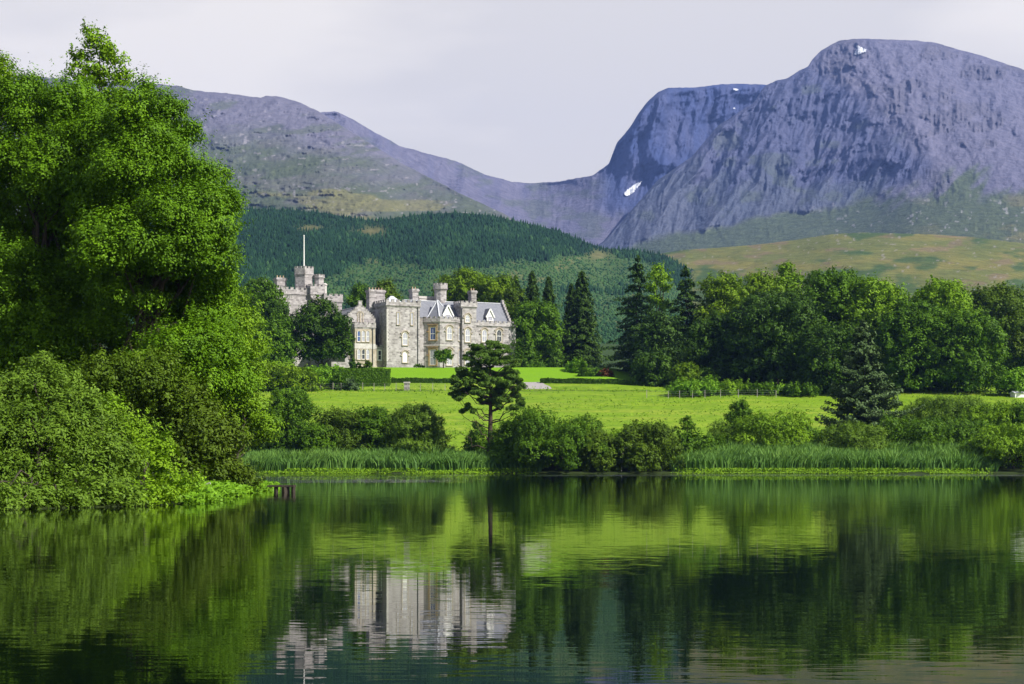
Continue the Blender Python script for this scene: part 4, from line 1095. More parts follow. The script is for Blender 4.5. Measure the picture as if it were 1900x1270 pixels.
def conifer(name, px, top, base_py, wpx, Y, mat, label, cat, seed, group=None, tiers=32, nb=9, per=110, droop=0.22, pw=0.85, leaf=None, cb=0.03, rag=0.22, clear=0.0, upturn=0.0):
    """a spired evergreen: whorls of drooping branches carrying needle sprays"""
    rng = np.random.default_rng(seed)
    X, gz = place(px, Y)
    R0 = wpx / FP * Y / 2; h = HC + (HY - top) / FP * Y - gz
    e = empty(name, (X, Y, gz)); tag(e, label, cat, group)
    leaf = leaf or max(0.3, Y * 0.0013)
    Cs, Ns, Ts = [], [], []; v, f = [], []
    for i in range(tiers):
        t = (i + rng.uniform(-0.3, 0.3)) / tiers; t = min(max(t, 0.0), 0.985)
        R = R0 * (1 - t) ** pw * rng.uniform(0.86, 1.12) + 0.15
        if t < clear: R *= 0.5
        m = max(4, int(nb * (0.55 + 0.6 * (1 - t))))
        a0 = rng.uniform(0, 6.28)
        for j in range(m):
            a = a0 + 2 * math.pi * j / m + rng.uniform(-0.3, 0.3); rl = R * (1 + rng.normal() * rag); rl = max(rl, 0.2)
            zo = rng.uniform(-0.6, 0.6) * h / tiers * min(1, 3 * (1 - t))
            d = np.array((math.cos(a), math.sin(a), 0)); sd = np.array((-d[1], d[0], 0))
            n = max(6, int(per * (0.25 + 0.75 * rl / R0)))
            s = rng.uniform(0.12, 1.0, n) ** 0.75
            hw = 0.34 * rl * (1 - 0.75 * s) + 0.12 * leaf
            lat = rng.uniform(-1, 1, n) * hw
            z = zo + h * (cb + (1 - cb) * t) - droop * rl * s ** 1.4 + upturn * rl * s ** 3 - 0.12 * np.abs(lat) + rng.normal(size=n) * leaf * 0.35
            Cs.append(d * (s * rl)[:, None] + sd * lat[:, None] + np.array((0, 0, 1)) * z[:, None])
            Ns.append(d * 0.45 + np.array((0, 0, 0.8)) + rng.normal(size=(n, 3)) * 0.42)
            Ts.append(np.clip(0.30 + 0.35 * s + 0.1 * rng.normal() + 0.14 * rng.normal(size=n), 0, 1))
    C, N, T = np.concatenate(Cs), np.concatenate(Ns), np.concatenate(Ts)
    nt = 60
    C = np.concatenate([C, np.stack([rng.normal(size=nt) * leaf * 0.25, rng.normal(size=nt) * leaf * 0.25, h - rng.uniform(0, 0.06, nt) * h], 1)]); N = np.concatenate([N, rng.normal(size=(nt, 3))]); T = np.concatenate([T, np.full(nt, 0.6)])
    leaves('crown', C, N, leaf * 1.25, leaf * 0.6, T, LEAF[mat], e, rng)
    limbs = [(h * t, np.array((math.cos(a), math.sin(a), 0)) * R0 * (1 - t) ** pw * 0.7 + np.array((0, 0, h * t - 0.1 * R0)), 0.07) for t, a in zip(rng.uniform(0.05, 0.8, 14), rng.uniform(0, 6.28, 14))]
    trunk_mesh(rng, h * 0.96, max(0.18, h * 0.014), limbs, e, BARK)
    return e

def lobed(name, px, Y, lobes_px, mat, label, cat, seed, leaf, cr, nl=24, dens=1.0, ar=0.6, up=0.4, low=0.22, trunk_r=0.35, th=0.6, group=None, inner=0.15, part='crown', depth=0.9, bark=None, spread=0.38, lean=(0, 0)):
    """a near tree whose main boughs are given one by one: (photo column, row, radius in photo pixels, extra depth in metres)"""
    rng = np.random.default_rng(seed)
    X, gz = place(px, Y)
    e = empty(name, (X, Y, gz)); tag(e, label, cat, group)
    k = Y / FP
    lob = []
    for q in lobes_px:
        x, y, r = q[:3]; dy = q[3] if len(q) > 3 else rng.uniform(-1, 1) * r * k * 0.7
        p = P(x, y, Y + dy); lob.append((p[0] - X, dy, p[2] - gz, r * k, r * k * depth, r * k * 0.88))
    area = sum(4 * math.pi * l[3] * l[5] for l in lob) * 0.62
    nc = int(dens * 1.9 * area / (0.5 * leaf * leaf * ar * nl))
    C, N, T = foliage(rng, lob, nc, nl, cr, up=up, low=low, inner=inner, spread=spread)
    ok = C[:, 2] + gz > 0.02
    leaves(part, C[ok], N[ok], leaf, leaf * ar, T[ok], LEAF[mat], e, rng)
    top = max(l[2] for l in lob)
    limbs = [(max(0.3, l[2] * rng.uniform(0.25, 0.6)), np.array(l[:3]), trunk_r * 0.35) for l in lob]
    trunk_mesh(rng, top * th, trunk_r, limbs, e, bark or BARK, name='trunk' if part == 'crown' else 'stem', lean=lean)
    return e
# ------------------------------------------------------------ the near trees on the left bank
BANKG = 'trees and bushes on the left bank'
lobed('broadleaf_tree', 262, 88, [(262, 215, 62), (292, 268, 78), (345, 330, 72), (395, 385, 50), (330, 420, 90, -1.5), (372, 480, 62), (258, 330, 95, -1), (300, 560, 98), (382, 590, 62, 1), (395, 655, 66), (330, 690, 95, -1), (240, 460, 95, -2), (235, 590, 90, 0), (225, 250, 60, 1.5), (400, 530, 42, .5), (210, 380, 80, 1), (290, 640, 80, 1), (420, 715, 50), (270, 160, 18, 0), (385, 440, 40, 0), (414, 370, 26, 0), (350, 250, 30), (318, 205, 28), (428, 385, 18), (310, 605, 60, 2), (350, 555, 55, 2), (265, 650, 70, 2), (345, 640, 60, 2), (300, 500, 80, 2)],
      'sycamore', 'largest broadleaf tree on the left bank, bulging over the lake towards the castle', 'tree', 11, 0.135, 0.46, nl=28, dens=1.0, trunk_r=0.42, th=0.62, group=BANKG)
lobed('broadleaf_tree', 70, 92, [(20, 205, 65), (85, 215, 60), (135, 200, 58), (165, 255, 72), (60, 290, 85), (120, 350, 92), (30, 390, 90), (190, 330, 62), (90, 450, 95), (160, 430, 78), (20, 520, 90), (110, 560, 92), (60, 640, 80), (170, 540, 70), (180, 640, 72), (-40, 300, 90), (-60, 440, 90), (150, 720, 60), (55, 165, 30), (20, 680, 70, -1), (100, 690, 70, -1), (200, 700, 70, -1), (30, 600, 80, -2), (140, 620, 80, -2), (200, 520, 70, 1), (-30, 620, 80), (60, 420, 70, 3), (110, 400, 70, 3), (15, 460, 70, 3), (150, 470, 70, 3), (40, 330, 60, 3), (60, 560, 80, 3), (130, 500, 80, 3)],
      'sycamore', 'tall rounded broadleaf tree left of the largest one, second from the photo edge', 'tree', 12, 0.14, 0.48, nl=28, dens=0.95, trunk_r=0.45, th=0.62, group=BANKG)
lobed('broadleaf_tree', -30, 98, [(-5, 135, 28), (-20, 190, 55), (-50, 260, 70), (-90, 340, 90), (-60, 500, 90), (-110, 470, 90), (2, 115, 13), (12, 150, 22), (-40, 600, 80)],
      'light', 'tree at the far left edge with a narrow pointed top against the sky', 'tree', 13, 0.16, 0.5, dens=0.85, trunk_r=0.4, group=BANKG)
lobed('birch_tree', 185, 104, [(166, 58, 13), (178, 78, 17), (190, 96, 21), (152, 102, 20), (210, 112, 22), (145, 138, 22), (180, 145, 28), (222, 148, 22), (168, 185, 24), (215, 190, 26), (190, 230, 34), (230, 240, 28), (150, 235, 26), (140, 170, 12), (235, 185, 12), (175, 270, 36)],
      'light', 'slender airy tree whose open top rises highest above the left bank', 'tree', 14, 0.20, 0.42, nl=16, dens=1.0, trunk_r=0.16, th=0.95, up=0.1, inner=0.0, group=BANKG)
lobed('broadleaf_tree', 436, 116, [(418, 560, 40), (440, 600, 40), (452, 650, 42), (425, 640, 45), (455, 700, 40), (430, 720, 48), (462, 752, 30), (410, 600, 40), (400, 760, 50), (450, 790, 46), (480, 800, 36)],
      'light', 'bright green tree behind the right flank of the bank, beside the castle meadow', 'tree', 15, 0.18, 0.5, dens=0.95, trunk_r=0.2, group=BANKG)
def water_edge(px):
    ys = np.linspace(42, 104, 400); X = (px - 950) / FP * ys
    k = np.where(ground_z(X, ys) > 0.0)[0]
    return float(ys[k[0]])
EDGE = [(x, HY + FP * (HC - 0.22) / (water_edge(x) + 0.25), 15 + 6 * ((x // 17) % 3), water_edge(x) + 0.25) for x in range(-30, 330, 13)]
lobed('willow_bush', 70, 58, [(x, y, r, Y_ - 58) for x, y, r, Y_ in EDGE if x < 250] + [(40, 735, 62, 3), (105, 725, 58, 3), (150, 775, 58, 2), (30, 810, 82, 1), (110, 825, 84, 1), (180, 850, 62, 1), (60, 890, 58, 0), (140, 895, 52, 0), (205, 905, 38, 1), (-20, 870, 80, 0), (5, 750, 60, 3), (225, 860, 40, 2), (75, 690, 36, 4), (15, 925, 30, -2), (70, 925, 30, -1.5), (120, 925, 28, -1), (170, 925, 26, -.5), (225, 925, 22, .5), (-10, 938, 24, -5), (25, 942, 16, -4.5), (60, 940, 14, -3.5), (-40, 930, 40, -5)],
      'willow', 'big pale green willow bush spreading over the water at lower left', 'bush', 16, 0.15, 0.34, nl=24, dens=0.9, ar=0.42, up=0.5, trunk_r=0.16, th=0.4, part='foliage', group=BANKG)
lobed('willow_bush', 268, 62, [(x, y, r, Y_ - 62) for x, y, r, Y_ in EDGE if x >= 250] + [(240, 810, 46, 3), (280, 835, 46, 2), (250, 870, 46, 1), (300, 880, 36, 1), (325, 910, 22, .5), (215, 830, 40, 3), (285, 915, 24, 0), (195, 770, 44, 4), (260, 920, 22, -.5), (350, 895, 26, 4)],
      'light', 'fresh green bush between the big willow and the brownish thicket', 'bush', 17, 0.15, 0.34, nl=24, dens=0.9, ar=0.5, trunk_r=0.1, th=0.4, part='foliage', group=BANKG)
lobed('alder_bush', 395, 84, [(360, 800, 62), (415, 835, 52), (380, 860, 52), (330, 850, 46), (435, 878, 28), (405, 885, 26), (345, 760, 50), (320, 800, 50), (458, 893, 15), (440, 892, 18), (475, 898, 9)],
      'brown', 'dark brownish thicket hanging over the tip of the left bank', 'bush', 18, 0.17, 0.38, nl=24, dens=0.95, ar=0.5, trunk_r=0.1, th=0.4, part='foliage', group=BANKG)
lobed('broadleaf_tree', 275, 84, [(235, 735, 62), (300, 755, 55), (275, 700, 60), (200, 700, 55), (330, 740, 50)],
      'olive', 'shady olive green low tree under the largest tree of the left bank', 'tree', 19, 0.15, 0.45, dens=0.9, trunk_r=0.22, group=BANKG)

# bright water plants along the left bank
rng = np.random.default_rng(5)
n = 16000
Yb = rng.uniform(60.5, 104, n); Xb = np.interp(Yb, BANK_Y, BANK_X) + rng.uniform(-1.6, 0.55, n) + 0.3 * vnoise(Yb * 0.6, Yb * 0, seed=3)
keep = vnoise(Yb * 0.35, Xb * 0.5, seed=9) > -0.55
Xb, Yb = Xb[keep], Yb[keep]; n = len(Xb)
Zb = np.maximum(ground_z(Xb, Yb), 0.0) + rng.uniform(0.02, 0.42, n) * (0.4 + 0.6 * (vnoise(Yb * 1.2, Xb * 1.2, seed=4) + 1) / 2)
o = leaves('water_plants', np.stack([Xb, Yb, Zb], 1), np.array((0, -0.3, 0.8)) + rng.normal(size=(n, 3)) * 0.45, 0.20, 0.11, 0.5 + 0.22 * rng.normal(size=n), LEAF['lime'], None, rng)
tag(o, 'bright lime green water plants fringing the left bank', 'water plants', kind='stuff')

# ------------------------------------------------------------ far shore: reeds, shrubs, pine
def reeds(x0, x1, y0, y1, n, h0, h1, label, seed):
    rng = np.random.default_rng(seed)
    px = rng.uniform(x0, x1, n); Y = rng.uniform(y0, y1, n)
    X = (px - 950) / FP * Y
    Y = Y + (shore_y(X) - SHORE)
    patch = 0.5 + 0.5 * fbm(X * 0.16, Y * 0.4, seed=seed, octv=3)
    edge = np.minimum(sstep(x0 - 5, x0 + 40, px), 1 - 0.55 * sstep(x1 - 50, x1, px))
    h = rng.uniform(h0, h1, n) * (0.5 + 0.75 * patch) * (0.55 + 0.45 * edge)
    Z = ground_z(X, Y) - 0.1
    lean = np.stack([0.10 + 0.40 * vnoise(X * 0.9, Y * 0.9, seed=seed + 4) + 0.16 * rng.normal(size=n), 0.16 * rng.normal(size=n)], 1) * h[:, None]
    a = rng.uniform(0, np.pi, n); w = rng.uniform(0.05, 0.12, n)
    side = np.stack([np.cos(a), np.sin(a), 0 * a], 1) * w[:, None]
    b = np.stack([X, Y, Z], 1)
    m = b + np.concatenate([lean * 0.32, (h * 0.6)[:, None]], 1); tp = b + np.concatenate([lean * 1.15, (h * 0.97)[:, None]], 1)
    V = np.stack([b - side, b + side, m + side, m - side, tp + side * 0.12, tp - side * 0.12], 1).reshape(-1, 3)
    o = (np.arange(n) * 6)[:, None]
    F = np.stack([o + (0, 1, 2, 3), o + (3, 2, 4, 5)], 1).reshape(-1, 4)
    t = np.repeat(-0.15 + 1.2 * patch + 0.16 * rng.normal(size=n), 2)
    ob = link('reed_bed', np_mesh('reed_bed', V, F, attr={'tint': np.clip(t, 0, 1)}), LEAF['reed'])
    tag(ob, label, 'reeds', kind='stuff')
reeds(440, 1003, 242.4, 254, 17000, 1.9, 3.0, 'tall green reeds along the far shore below the pine', 21)
reeds(1245, 1850, 242.6, 257, 19000, 2.0, 3.15, 'tall green reeds along the far shore on the right', 22)
def fringe(x0, x1, n, label, seed, ya=239.2, yb=243.6):
    rng = np.random.default_rng(seed)
    px = rng.uniform(x0, x1, n); Y = rng.uniform(ya, yb, n); X = (px - 950) / FP * Y; Y = Y + (shore_y(X) - SHORE)
    ok = (fbm(X * 0.22, Y * 0.5, seed=seed, octv=3) > -0.3 + 0.5 * (SHORE - Y) / 3) & (rng.uniform(size=n) < np.minimum(1, np.minimum(px - x0, x1 - px) / 90)) & (Y > SHORE - 1.6 + 1.3 * vnoise(X * 0.15, X * 0, seed=seed + 2))
    X, Y = X[ok], Y[ok]; n = len(X)
    Z = np.maximum(ground_z(X, Y), 0) + rng.uniform(0.0, 0.5, n) * (0.4 + 0.6 * (Y > 241.3))
    o = leaves('shore_plants', np.stack([X, Y, Z], 1), np.array((0, -0.3, 0.7)) + rng.normal(size=(n, 3)) * 0.45, 0.30, 0.15, 0.5 + 0.25 * rng.normal(size=n), LEAF['light'], None, rng)
    tag(o, label, 'shore plants', kind='stuff')
fringe(438, 1006, 9000, 'low bright green plants at the foot of the reeds left of centre', 23)
fringe(1240, 1850, 12000, 'low bright green plants at the foot of the right hand reeds', 24)
# dry rough grass under the pine
rng = np.random.default_rng(31); n = 9000
px = rng.uniform(600, 1500, n); Y = rng.uniform(253, 262, n); X = (px - 950) / FP * Y
o = leaves('rough_grass', np.stack([X, Y, ground_z(X, Y) + rng.uniform(0, 0.5, n)], 1), np.array((0, -1, 0.2)) + rng.normal(size=(n, 3)) * 0.4, 0.7, 0.14, 0.5 + 0.25 * rng.normal(size=n), LEAF['brown'], None, rng)
tag(o, 'rough brownish grass between the reeds and the field', 'grass', kind='stuff')

# tussocks and seed heads in the meadow
rng = np.random.default_rng(33); n = 60000
Y = rng.uniform(262, 372, n); px = rng.uniform(380, 1960, n); X = (px - 950) / FP * Y
den = 0.5 + 0.5 * fbm(X * 0.05, Y * 0.16, seed=35, octv=4) + 1.2 * np.exp(-((Y - 362 - 2 * vnoise(X * 0.1, X * 0, seed=36)) / 2.2) ** 2)
k = rng.uniform(size=n) < np.clip(den - 0.35, 0.03, 1)
X, Y, den = X[k], Y[k], den[k]; n = len(X)
o = leaves('meadow_tussocks', np.stack([X, Y, ground_z(X, Y) + rng.uniform(0.02, 0.22, n)], 1), np.array((0, -0.8, 0.6)) + rng.normal(size=(n, 3)) * 0.5, 0.55, 0.16, 0.35 + 0.5 * vnoise(X * 0.3, Y * 0.5, seed=37) + 0.2 * rng.normal(size=n), LEAF['light'], None, rng)
tag(o, 'taller grass tussocks scattered over the sloping meadow', 'grass', kind='stuff')
SH = 'shrubs along the far shore'
# (kind, column, top row, base row, width, depth, foliage, label, style, extra)
for i, (nm, px, top, wd, Y, mat, lab, st, kw) in enumerate([
    ('shore_shrub', 476, 758, 100, 258, 'mid', 'rounded green shrub at the left end of the far shore beside the bank', 'dome', {}),
    ('shore_shrub', 538, 720, 128, 256, 'mid', 'tallest dark green shrub of the far shore left of the pine', 'tall', {}),
    ('shore_shrub', 588, 788, 100, 253, 'mid', 'low shrub filling the gap between the tall dark one and the olive one', 'dome', {}),
    ('shore_shrub', 632, 760, 120, 256, 'olive', 'olive shrub just right of the tall dark one on the far shore', 'dome', {}),
    ('shore_shrub', 692, 756, 120, 257, 'mid', 'olive green shrub second to the left of the pine, touching the feathery willow', 'dome', {}),
    ('shore_shrub', 770, 750, 136, 256, 'willow', 'feathery pale willow shrub standing alone left of the pine', 'dome', {'ar': 0.4}),
    ('shore_shrub', 888, 782, 56, 259, 'mid', 'small thin shrub at the left foot of the pine', 'thicket', {'dens': 0.6}),
    ('shore_shrub', 1025, 762, 225, 246.5, 'mid', 'big wide dark shrub spreading over the water just right of the pine', 'dome', {'n': 24}),
    ('shore_shrub', 950, 782, 100, 247.5, 'mid', 'dense shrub between the pine trunk and the big wide one', 'dome', {}),
    ('shore_shrub', 1100, 800, 120, 244.6, 'olive', 'low olive shrub trailing in the water at the right flank of the big wide one', 'dome', {}),
    ('shore_shrub', 1152, 796, 96, 251, 'light', 'light green shrub behind the trailing one right of the pine', 'dome', {'dens': 0.8}),
    ('shore_shrub', 1200, 784, 140, 245.2, 'olive', 'dull twiggy shrub at the water edge near the centre right', 'dome', {'n': 18}),
    ('shore_shrub', 1300, 805, 110, 256, 'mid', 'low shrub behind the reeds at the foot of the young tree', 'dome', {}),
    ('shore_shrub', 1335, 778, 72, 262, 'willow', 'thin upright pale shrub right of the young tree', 'thicket', {'dens': 0.45, 'ar': 0.4}),
    ('shore_shrub', 1372, 744, 66, 266, 'mid', 'narrow upright shrub poking up behind the rounded ones on the right shore', 'dome', {}),
    ('shore_shrub', 1428, 764, 185, 262, 'light', 'broad rounded shrub in front of the field left of the spruce', 'dome', {'n': 20}),
    ('shore_shrub', 1495, 795, 80, 262, 'mid', 'small green shrub on the right flank of the broad rounded one', 'dome', {}),
    ('shore_shrub', 1582, 786, 150, 258, 'willow', 'pale willow shrub directly in front of the spruce', 'dome', {'ar': 0.4}),
    ('shore_shrub', 1690, 774, 170, 260, 'mid', 'wide shrub right of the spruce foot above the reeds', 'dome', {'n': 18}),
    ('shore_shrub', 1758, 736, 190, 284, 'willow', 'tall pale bush on the slope right of the spruce', 'dome', {'ar': 0.4, 'n': 18}),
    ('shore_shrub', 1775, 778, 170, 262, 'mid', 'dark green bush below the tall pale one on the right shore', 'dome', {}),
    ('shore_shrub', 1850, 750, 170, 275, 'light', 'spreading bush under the field edge at the far right', 'dome', {}),
    ('shore_shrub', 1910, 746, 140, 272, 'mid', 'bush cut by the right edge of the photo below the field', 'dome', {}),
    ('shore_shrub', 1880, 786, 190, 247.5, 'light', 'large low bush over the water in the right corner', 'dome', {'n': 22}),
    ('shore_shrub', 1805, 826, 80, 248, 'mid', 'small low bush at the right end of the reeds', 'dome', {})]):
    kw = dict(kw); kw.setdefault('n', 14)
    broadleaf(nm, px, top, 840, wd, Y, mat, lab, 'shrub', 100 + i, style=st, cb=0.0, group=SH, trunk=False, leaf=0.28, cr=0.5, **kw)
# young tree with open whorls
conifer('young_tree', 1275, 772, 850, 62, 252, 'mid', 'slim young tree with open spiky branches by the far reeds', 'tree', 130, tiers=14, nb=6, per=50, droop=-0.25, pw=0.6, leaf=0.34, cb=0.15, rag=0.3)
conifer('spruce_tree', 1602, 594, 800, 178, 268, 'spruce', 'blue green spruce with wide skirts standing alone in the field', 'tree', 131, tiers=26, nb=10, per=230, droop=0.30, pw=0.80, leaf=0.42, cb=0.03, rag=0.22, upturn=0.34)

# the Scots pine in front of the castle
def scots_pine():
    rng = np.random.default_rng(7); Y = 252.0; px = 907
    X, gz = place(px, Y); e = empty('pine_tree', (X, Y, gz)); tag(e, 'dark Scots pine with flat tiered boughs standing before the castle', 'tree')
    k = Y / FP
    pads = [(898, 636, 26, 9), (920, 641, 24, 9), (880, 650, 20, 9), (868, 662, 14, 7), (902, 655, 32, 10), (935, 655, 20, 9), (884, 672, 26, 9), (918, 672, 34, 10), (945, 668, 16, 8), (952, 682, 18, 8),
            (862, 684, 16, 7), (890, 690, 26, 9), (928, 690, 30, 9), (866, 694, 20, 7), (954, 697, 18, 7), (905, 703, 22, 7),
            (848, 701, 14, 6), (862, 711, 26, 8), (888, 706, 22, 8), (846, 716, 14, 6), (915, 713, 34, 9), (950, 709, 22, 7), (966, 705, 10, 5), (965, 720, 14, 6), (935, 722, 30, 8),
            (845, 733, 14, 7), (868, 727, 28, 9), (892, 729, 24, 8), (852, 743, 12, 5), (945, 741, 26, 7), (968, 745, 12, 6), (925, 738, 22, 7), (958, 733, 18, 6),
            (868, 756, 14, 5), (853, 763, 10, 4), (880, 762, 10, 4), (925, 752, 22, 6), (952, 757, 18, 5), (966, 751, 10, 5), (900, 741, 20, 7)]
    C, N, T = [], [], []; limbs = []
    H = (840 - 640) * k
    def trunk_at(z): f = z / H; return np.array((0.25 * math.sin(f * 3.0), 0.1 * math.sin(f * 5), z))
    for (x, y, rx, ry) in pads:
        p = P(x, y, Y); dy = rng.uniform(-1, 1) * 2.6 * (1 - abs(x - 905) / 90); c = np.array((p[0] - X, dy, p[2] - gz)); rx_, rz = rx * k * 0.98, ry * k * 0.85
        nt = int(rx * ry * 0.62)
        ns_ = max(3, int(rx / 3.2)); sx = rng.uniform(-1, 1, ns_) * rx_ * 0.72; sy = rng.uniform(-1, 1, ns_) * rx_ * 0.6; sz_ = rng.normal(size=ns_) * rz * 0.6; sr = rx_ * rng.uniform(0.24, 0.48, ns_)
        w_ = rng.integers(0, ns_, nt); d = unit(rng.normal(size=(nt, 3)))
        q = c + np.stack([sx[w_], sy[w_], sz_[w_]], 1) + d * np.stack([sr[w_], sr[w_], np.minimum(sr[w_] * 0.3, rz * 0.6)], 1) * rng.uniform(0.4, 1.0, (nt, 1))
        m = 26
        o = unit(rng.normal(size=(nt, m, 3)) + np.array((0, 0, 0.45)))
        C.append((q[:, None] + o * (0.26, 0.26, 0.2)).reshape(-1, 3)); N.append((o + rng.normal(size=o.shape) * 0.8 + np.array((0, 0, 0.55))).reshape(-1, 3)); T.append((0.45 + 0.14 * rng.normal(size=(nt, 1)) + 0.13 * rng.normal(size=(nt, m))).ravel())
        zz_ = min(max(c[2] - abs(c[0]) * 0.55 - 0.3, H * 0.16), H * 0.9)
        limbs.append((zz_, c - (0, 0, rz * 0.4), 0.05 + 0.0035 * rx))
    leaves('crown', np.concatenate(C), np.concatenate(N), 0.36, 0.10, np.concatenate(T), LEAF['pine'], e, rng)
    v, f = [], []
    zs = np.linspace(-0.5, H, 14); tube(v, f, [trunk_at(z) for z in zs], 0.44 * (1 - 0.8 * np.linspace(0, 1, 14) ** 1.2), 10)
    for z0, end, r in limbs:
        a = trunk_at(z0); tube(v, f, bent(rng, a, end, 0.08, 0.05, 7), r * (1 - 0.75 * np.linspace(0, 1, 7)), 6)
    for z0, end in ((H * .14, (-4.2, .6, H * .30)), (H * .18, (2.8, -.5, H * .36)), (H * .2, (-2.2, -.6, H * .44))):
        tube(v, f, bent(rng, trunk_at(z0), end, 0.1, 0.04, 7), 0.11 * (1 - 0.75 * np.linspace(0, 1, 7)), 6)
    me = bpy.data.meshes.new('trunk'); me.from_pydata(v, [], f); me.polygons.foreach_set('use_smooth', np.ones(len(f), bool)); me.update()
    link('trunk', me, BARK_PINE, e)
scots_pine()

# ------------------------------------------------------------ castle garden and the groves
lobed('broadleaf_tree', 596, 392, [(592, 578, 30), (566, 602, 32), (620, 604, 32), (556, 638, 28), (638, 634, 20), (600, 640, 45), (575, 655, 26), (625, 652, 28), (546, 628, 18), (600, 605, 40), (580, 590, 28), (640, 615, 14)],
      'dark', 'dense dark rounded tree standing in front of the castle rear tower', 'tree', 199, 0.50, 0.8, nl=20, dens=1.0, trunk_r=0.4, th=0.5, group='trees around the castle')
GR = 'trees of the grove right of the castle'
GA = 'trees around the castle'
for i, (nm, px, top, wd, Y, mat, lab, st, g, kw) in enumerate([
    ('broadleaf_tree', 482, 518, 110, 402, 'mid', 'tall dark tree with layered boughs left of the castle rear tower', 'tall', GA, {'n': 20, 'dens': 0.9}),
    ('broadleaf_tree', 505, 560, 80, 396, 'dark', 'dark tree filling the gap between the layered tree and the rounded one', 'tall', GA, {}),
    ('broadleaf_tree', 518, 585, 60, 386, 'mid', 'small light tree tucked against the left of the dark rounded tree', 'tall', GA, {}),
    ('broadleaf_tree', 462, 582, 80, 380, 'light', 'fresh green tree by the left bank trees above the shrub bank', 'round', GA, {}),
    ('broadleaf_tree', 672, 528, 70, 470, 'mid', 'tree top showing behind the castle gable left of the big chimney', 'round', GA, {}),
    ('broadleaf_tree', 716, 522, 66, 474, 'olive', 'olive tree top behind the castle big chimney', 'round', GA, {}),
    ('broadleaf_tree', 862, 502, 135, 468, 'yellow', 'yellow green tree behind the castle octagonal turret', 'round', GA, {'n': 20}),
    ('broadleaf_tree', 928, 512, 120, 462, 'yellow', 'yellow green tree behind the castle right wing', 'round', GA, {'n': 20}),
    ('broadleaf_tree', 992, 560, 112, 432, 'mid', 'broad tree touching the right end of the castle', 'tall', GA, {'cb': 0.0, 'n': 24}),
    ('broadleaf_tree', 952, 536, 70, 448, 'olive', 'olive tree above the castle right gable', 'tall', GA, {}),
    ('garden_shrub', 1215, 655, 76, 372, 'dark', 'large round dark bush at the right end of the clipped hedge', 'round', GR, {'cb': 0.0}),
    ('broadleaf_tree', 1345, 511, 125, 392, 'yellow', 'pale yellow green tree right of the two firs in the grove', 'tall', GR, {'n': 20}),
    ('broadleaf_tree', 1412, 506, 115, 398, 'yellow', 'yellowish tree top behind the dark front tree of the grove', 'tall', GR, {}),
    ('broadleaf_tree', 1462, 488, 66, 404, 'light', 'small pointed light tree top rising highest over the grove middle', 'tall', GR, {}),
    ('broadleaf_tree', 1440, 540, 185, 368, 'dark', 'big dark rounded tree in the front middle of the grove', 'round', GR, {'cb': 0.02, 'n': 26}),
    ('broadleaf_tree', 1325, 585, 120, 374, 'dark', 'dark tree under the pale one in the left part of the grove', 'tall', GR, {'cb': 0.0}),
    ('broadleaf_tree', 1545, 500, 165, 378, 'mid', 'tall broad tree left of the grove centre line behind the spruce', 'tall', GR, {'n': 24}),
    ('broadleaf_tree', 1622, 518, 165, 374, 'light', 'sunlit green tree directly behind the spruce top', 'tall', GR, {'n': 24}),
    ('broadleaf_tree', 1545, 605, 150, 356, 'dark', 'dark lower tree at the left of the spruce in the grove front', 'round', GR, {'cb': 0.0, 'n': 22}),
    ('broadleaf_tree', 1702, 562, 175, 362, 'mid', 'dark green rounded tree right of the spruce in the grove front', 'tall', GR, {'cb': 0.0, 'n': 26}),
    ('broadleaf_tree', 1745, 520, 150, 372, 'light', 'tall bright tree top behind the right part of the grove', 'tall', GR, {'n': 22}),
    ('broadleaf_tree', 1795, 580, 145, 358, 'mid', 'bright edged rounded tree at the right end of the grove', 'tall', GR, {'cb': 0.0, 'n': 26}),
    ('broadleaf_tree', 1848, 530, 150, 400, 'olive', 'dark olive tree behind the right end of the grove', 'round', GR, {'n': 20}),
    ('broadleaf_tree', 1898, 620, 70, 392, 'brown', 'dull brownish tree at the right edge of the photo', 'tall', GR, {}),
    ('broadleaf_tree', 1930, 560, 110, 408, 'mid', 'tree cut off by the right edge of the photo behind the brownish one', 'tall', GR, {}),
    ('broadleaf_tree', 1228, 580, 110, 388, 'fir', 'dark tree standing between the two firs below the bare topped pine', 'tall', GR, {'cb': 0.0})]):
    c_ = 'shrub' if 'shrub' in nm else 'tree'
    kw = dict(kw); kw.setdefault('n', 16); kw.setdefault('cb', 0.06)
    broadleaf(nm, px, top, 700, wd, Y, mat, lab, c_, 200 + i, style=st, group=g, leaf=0.52, cr=0.95, **kw)
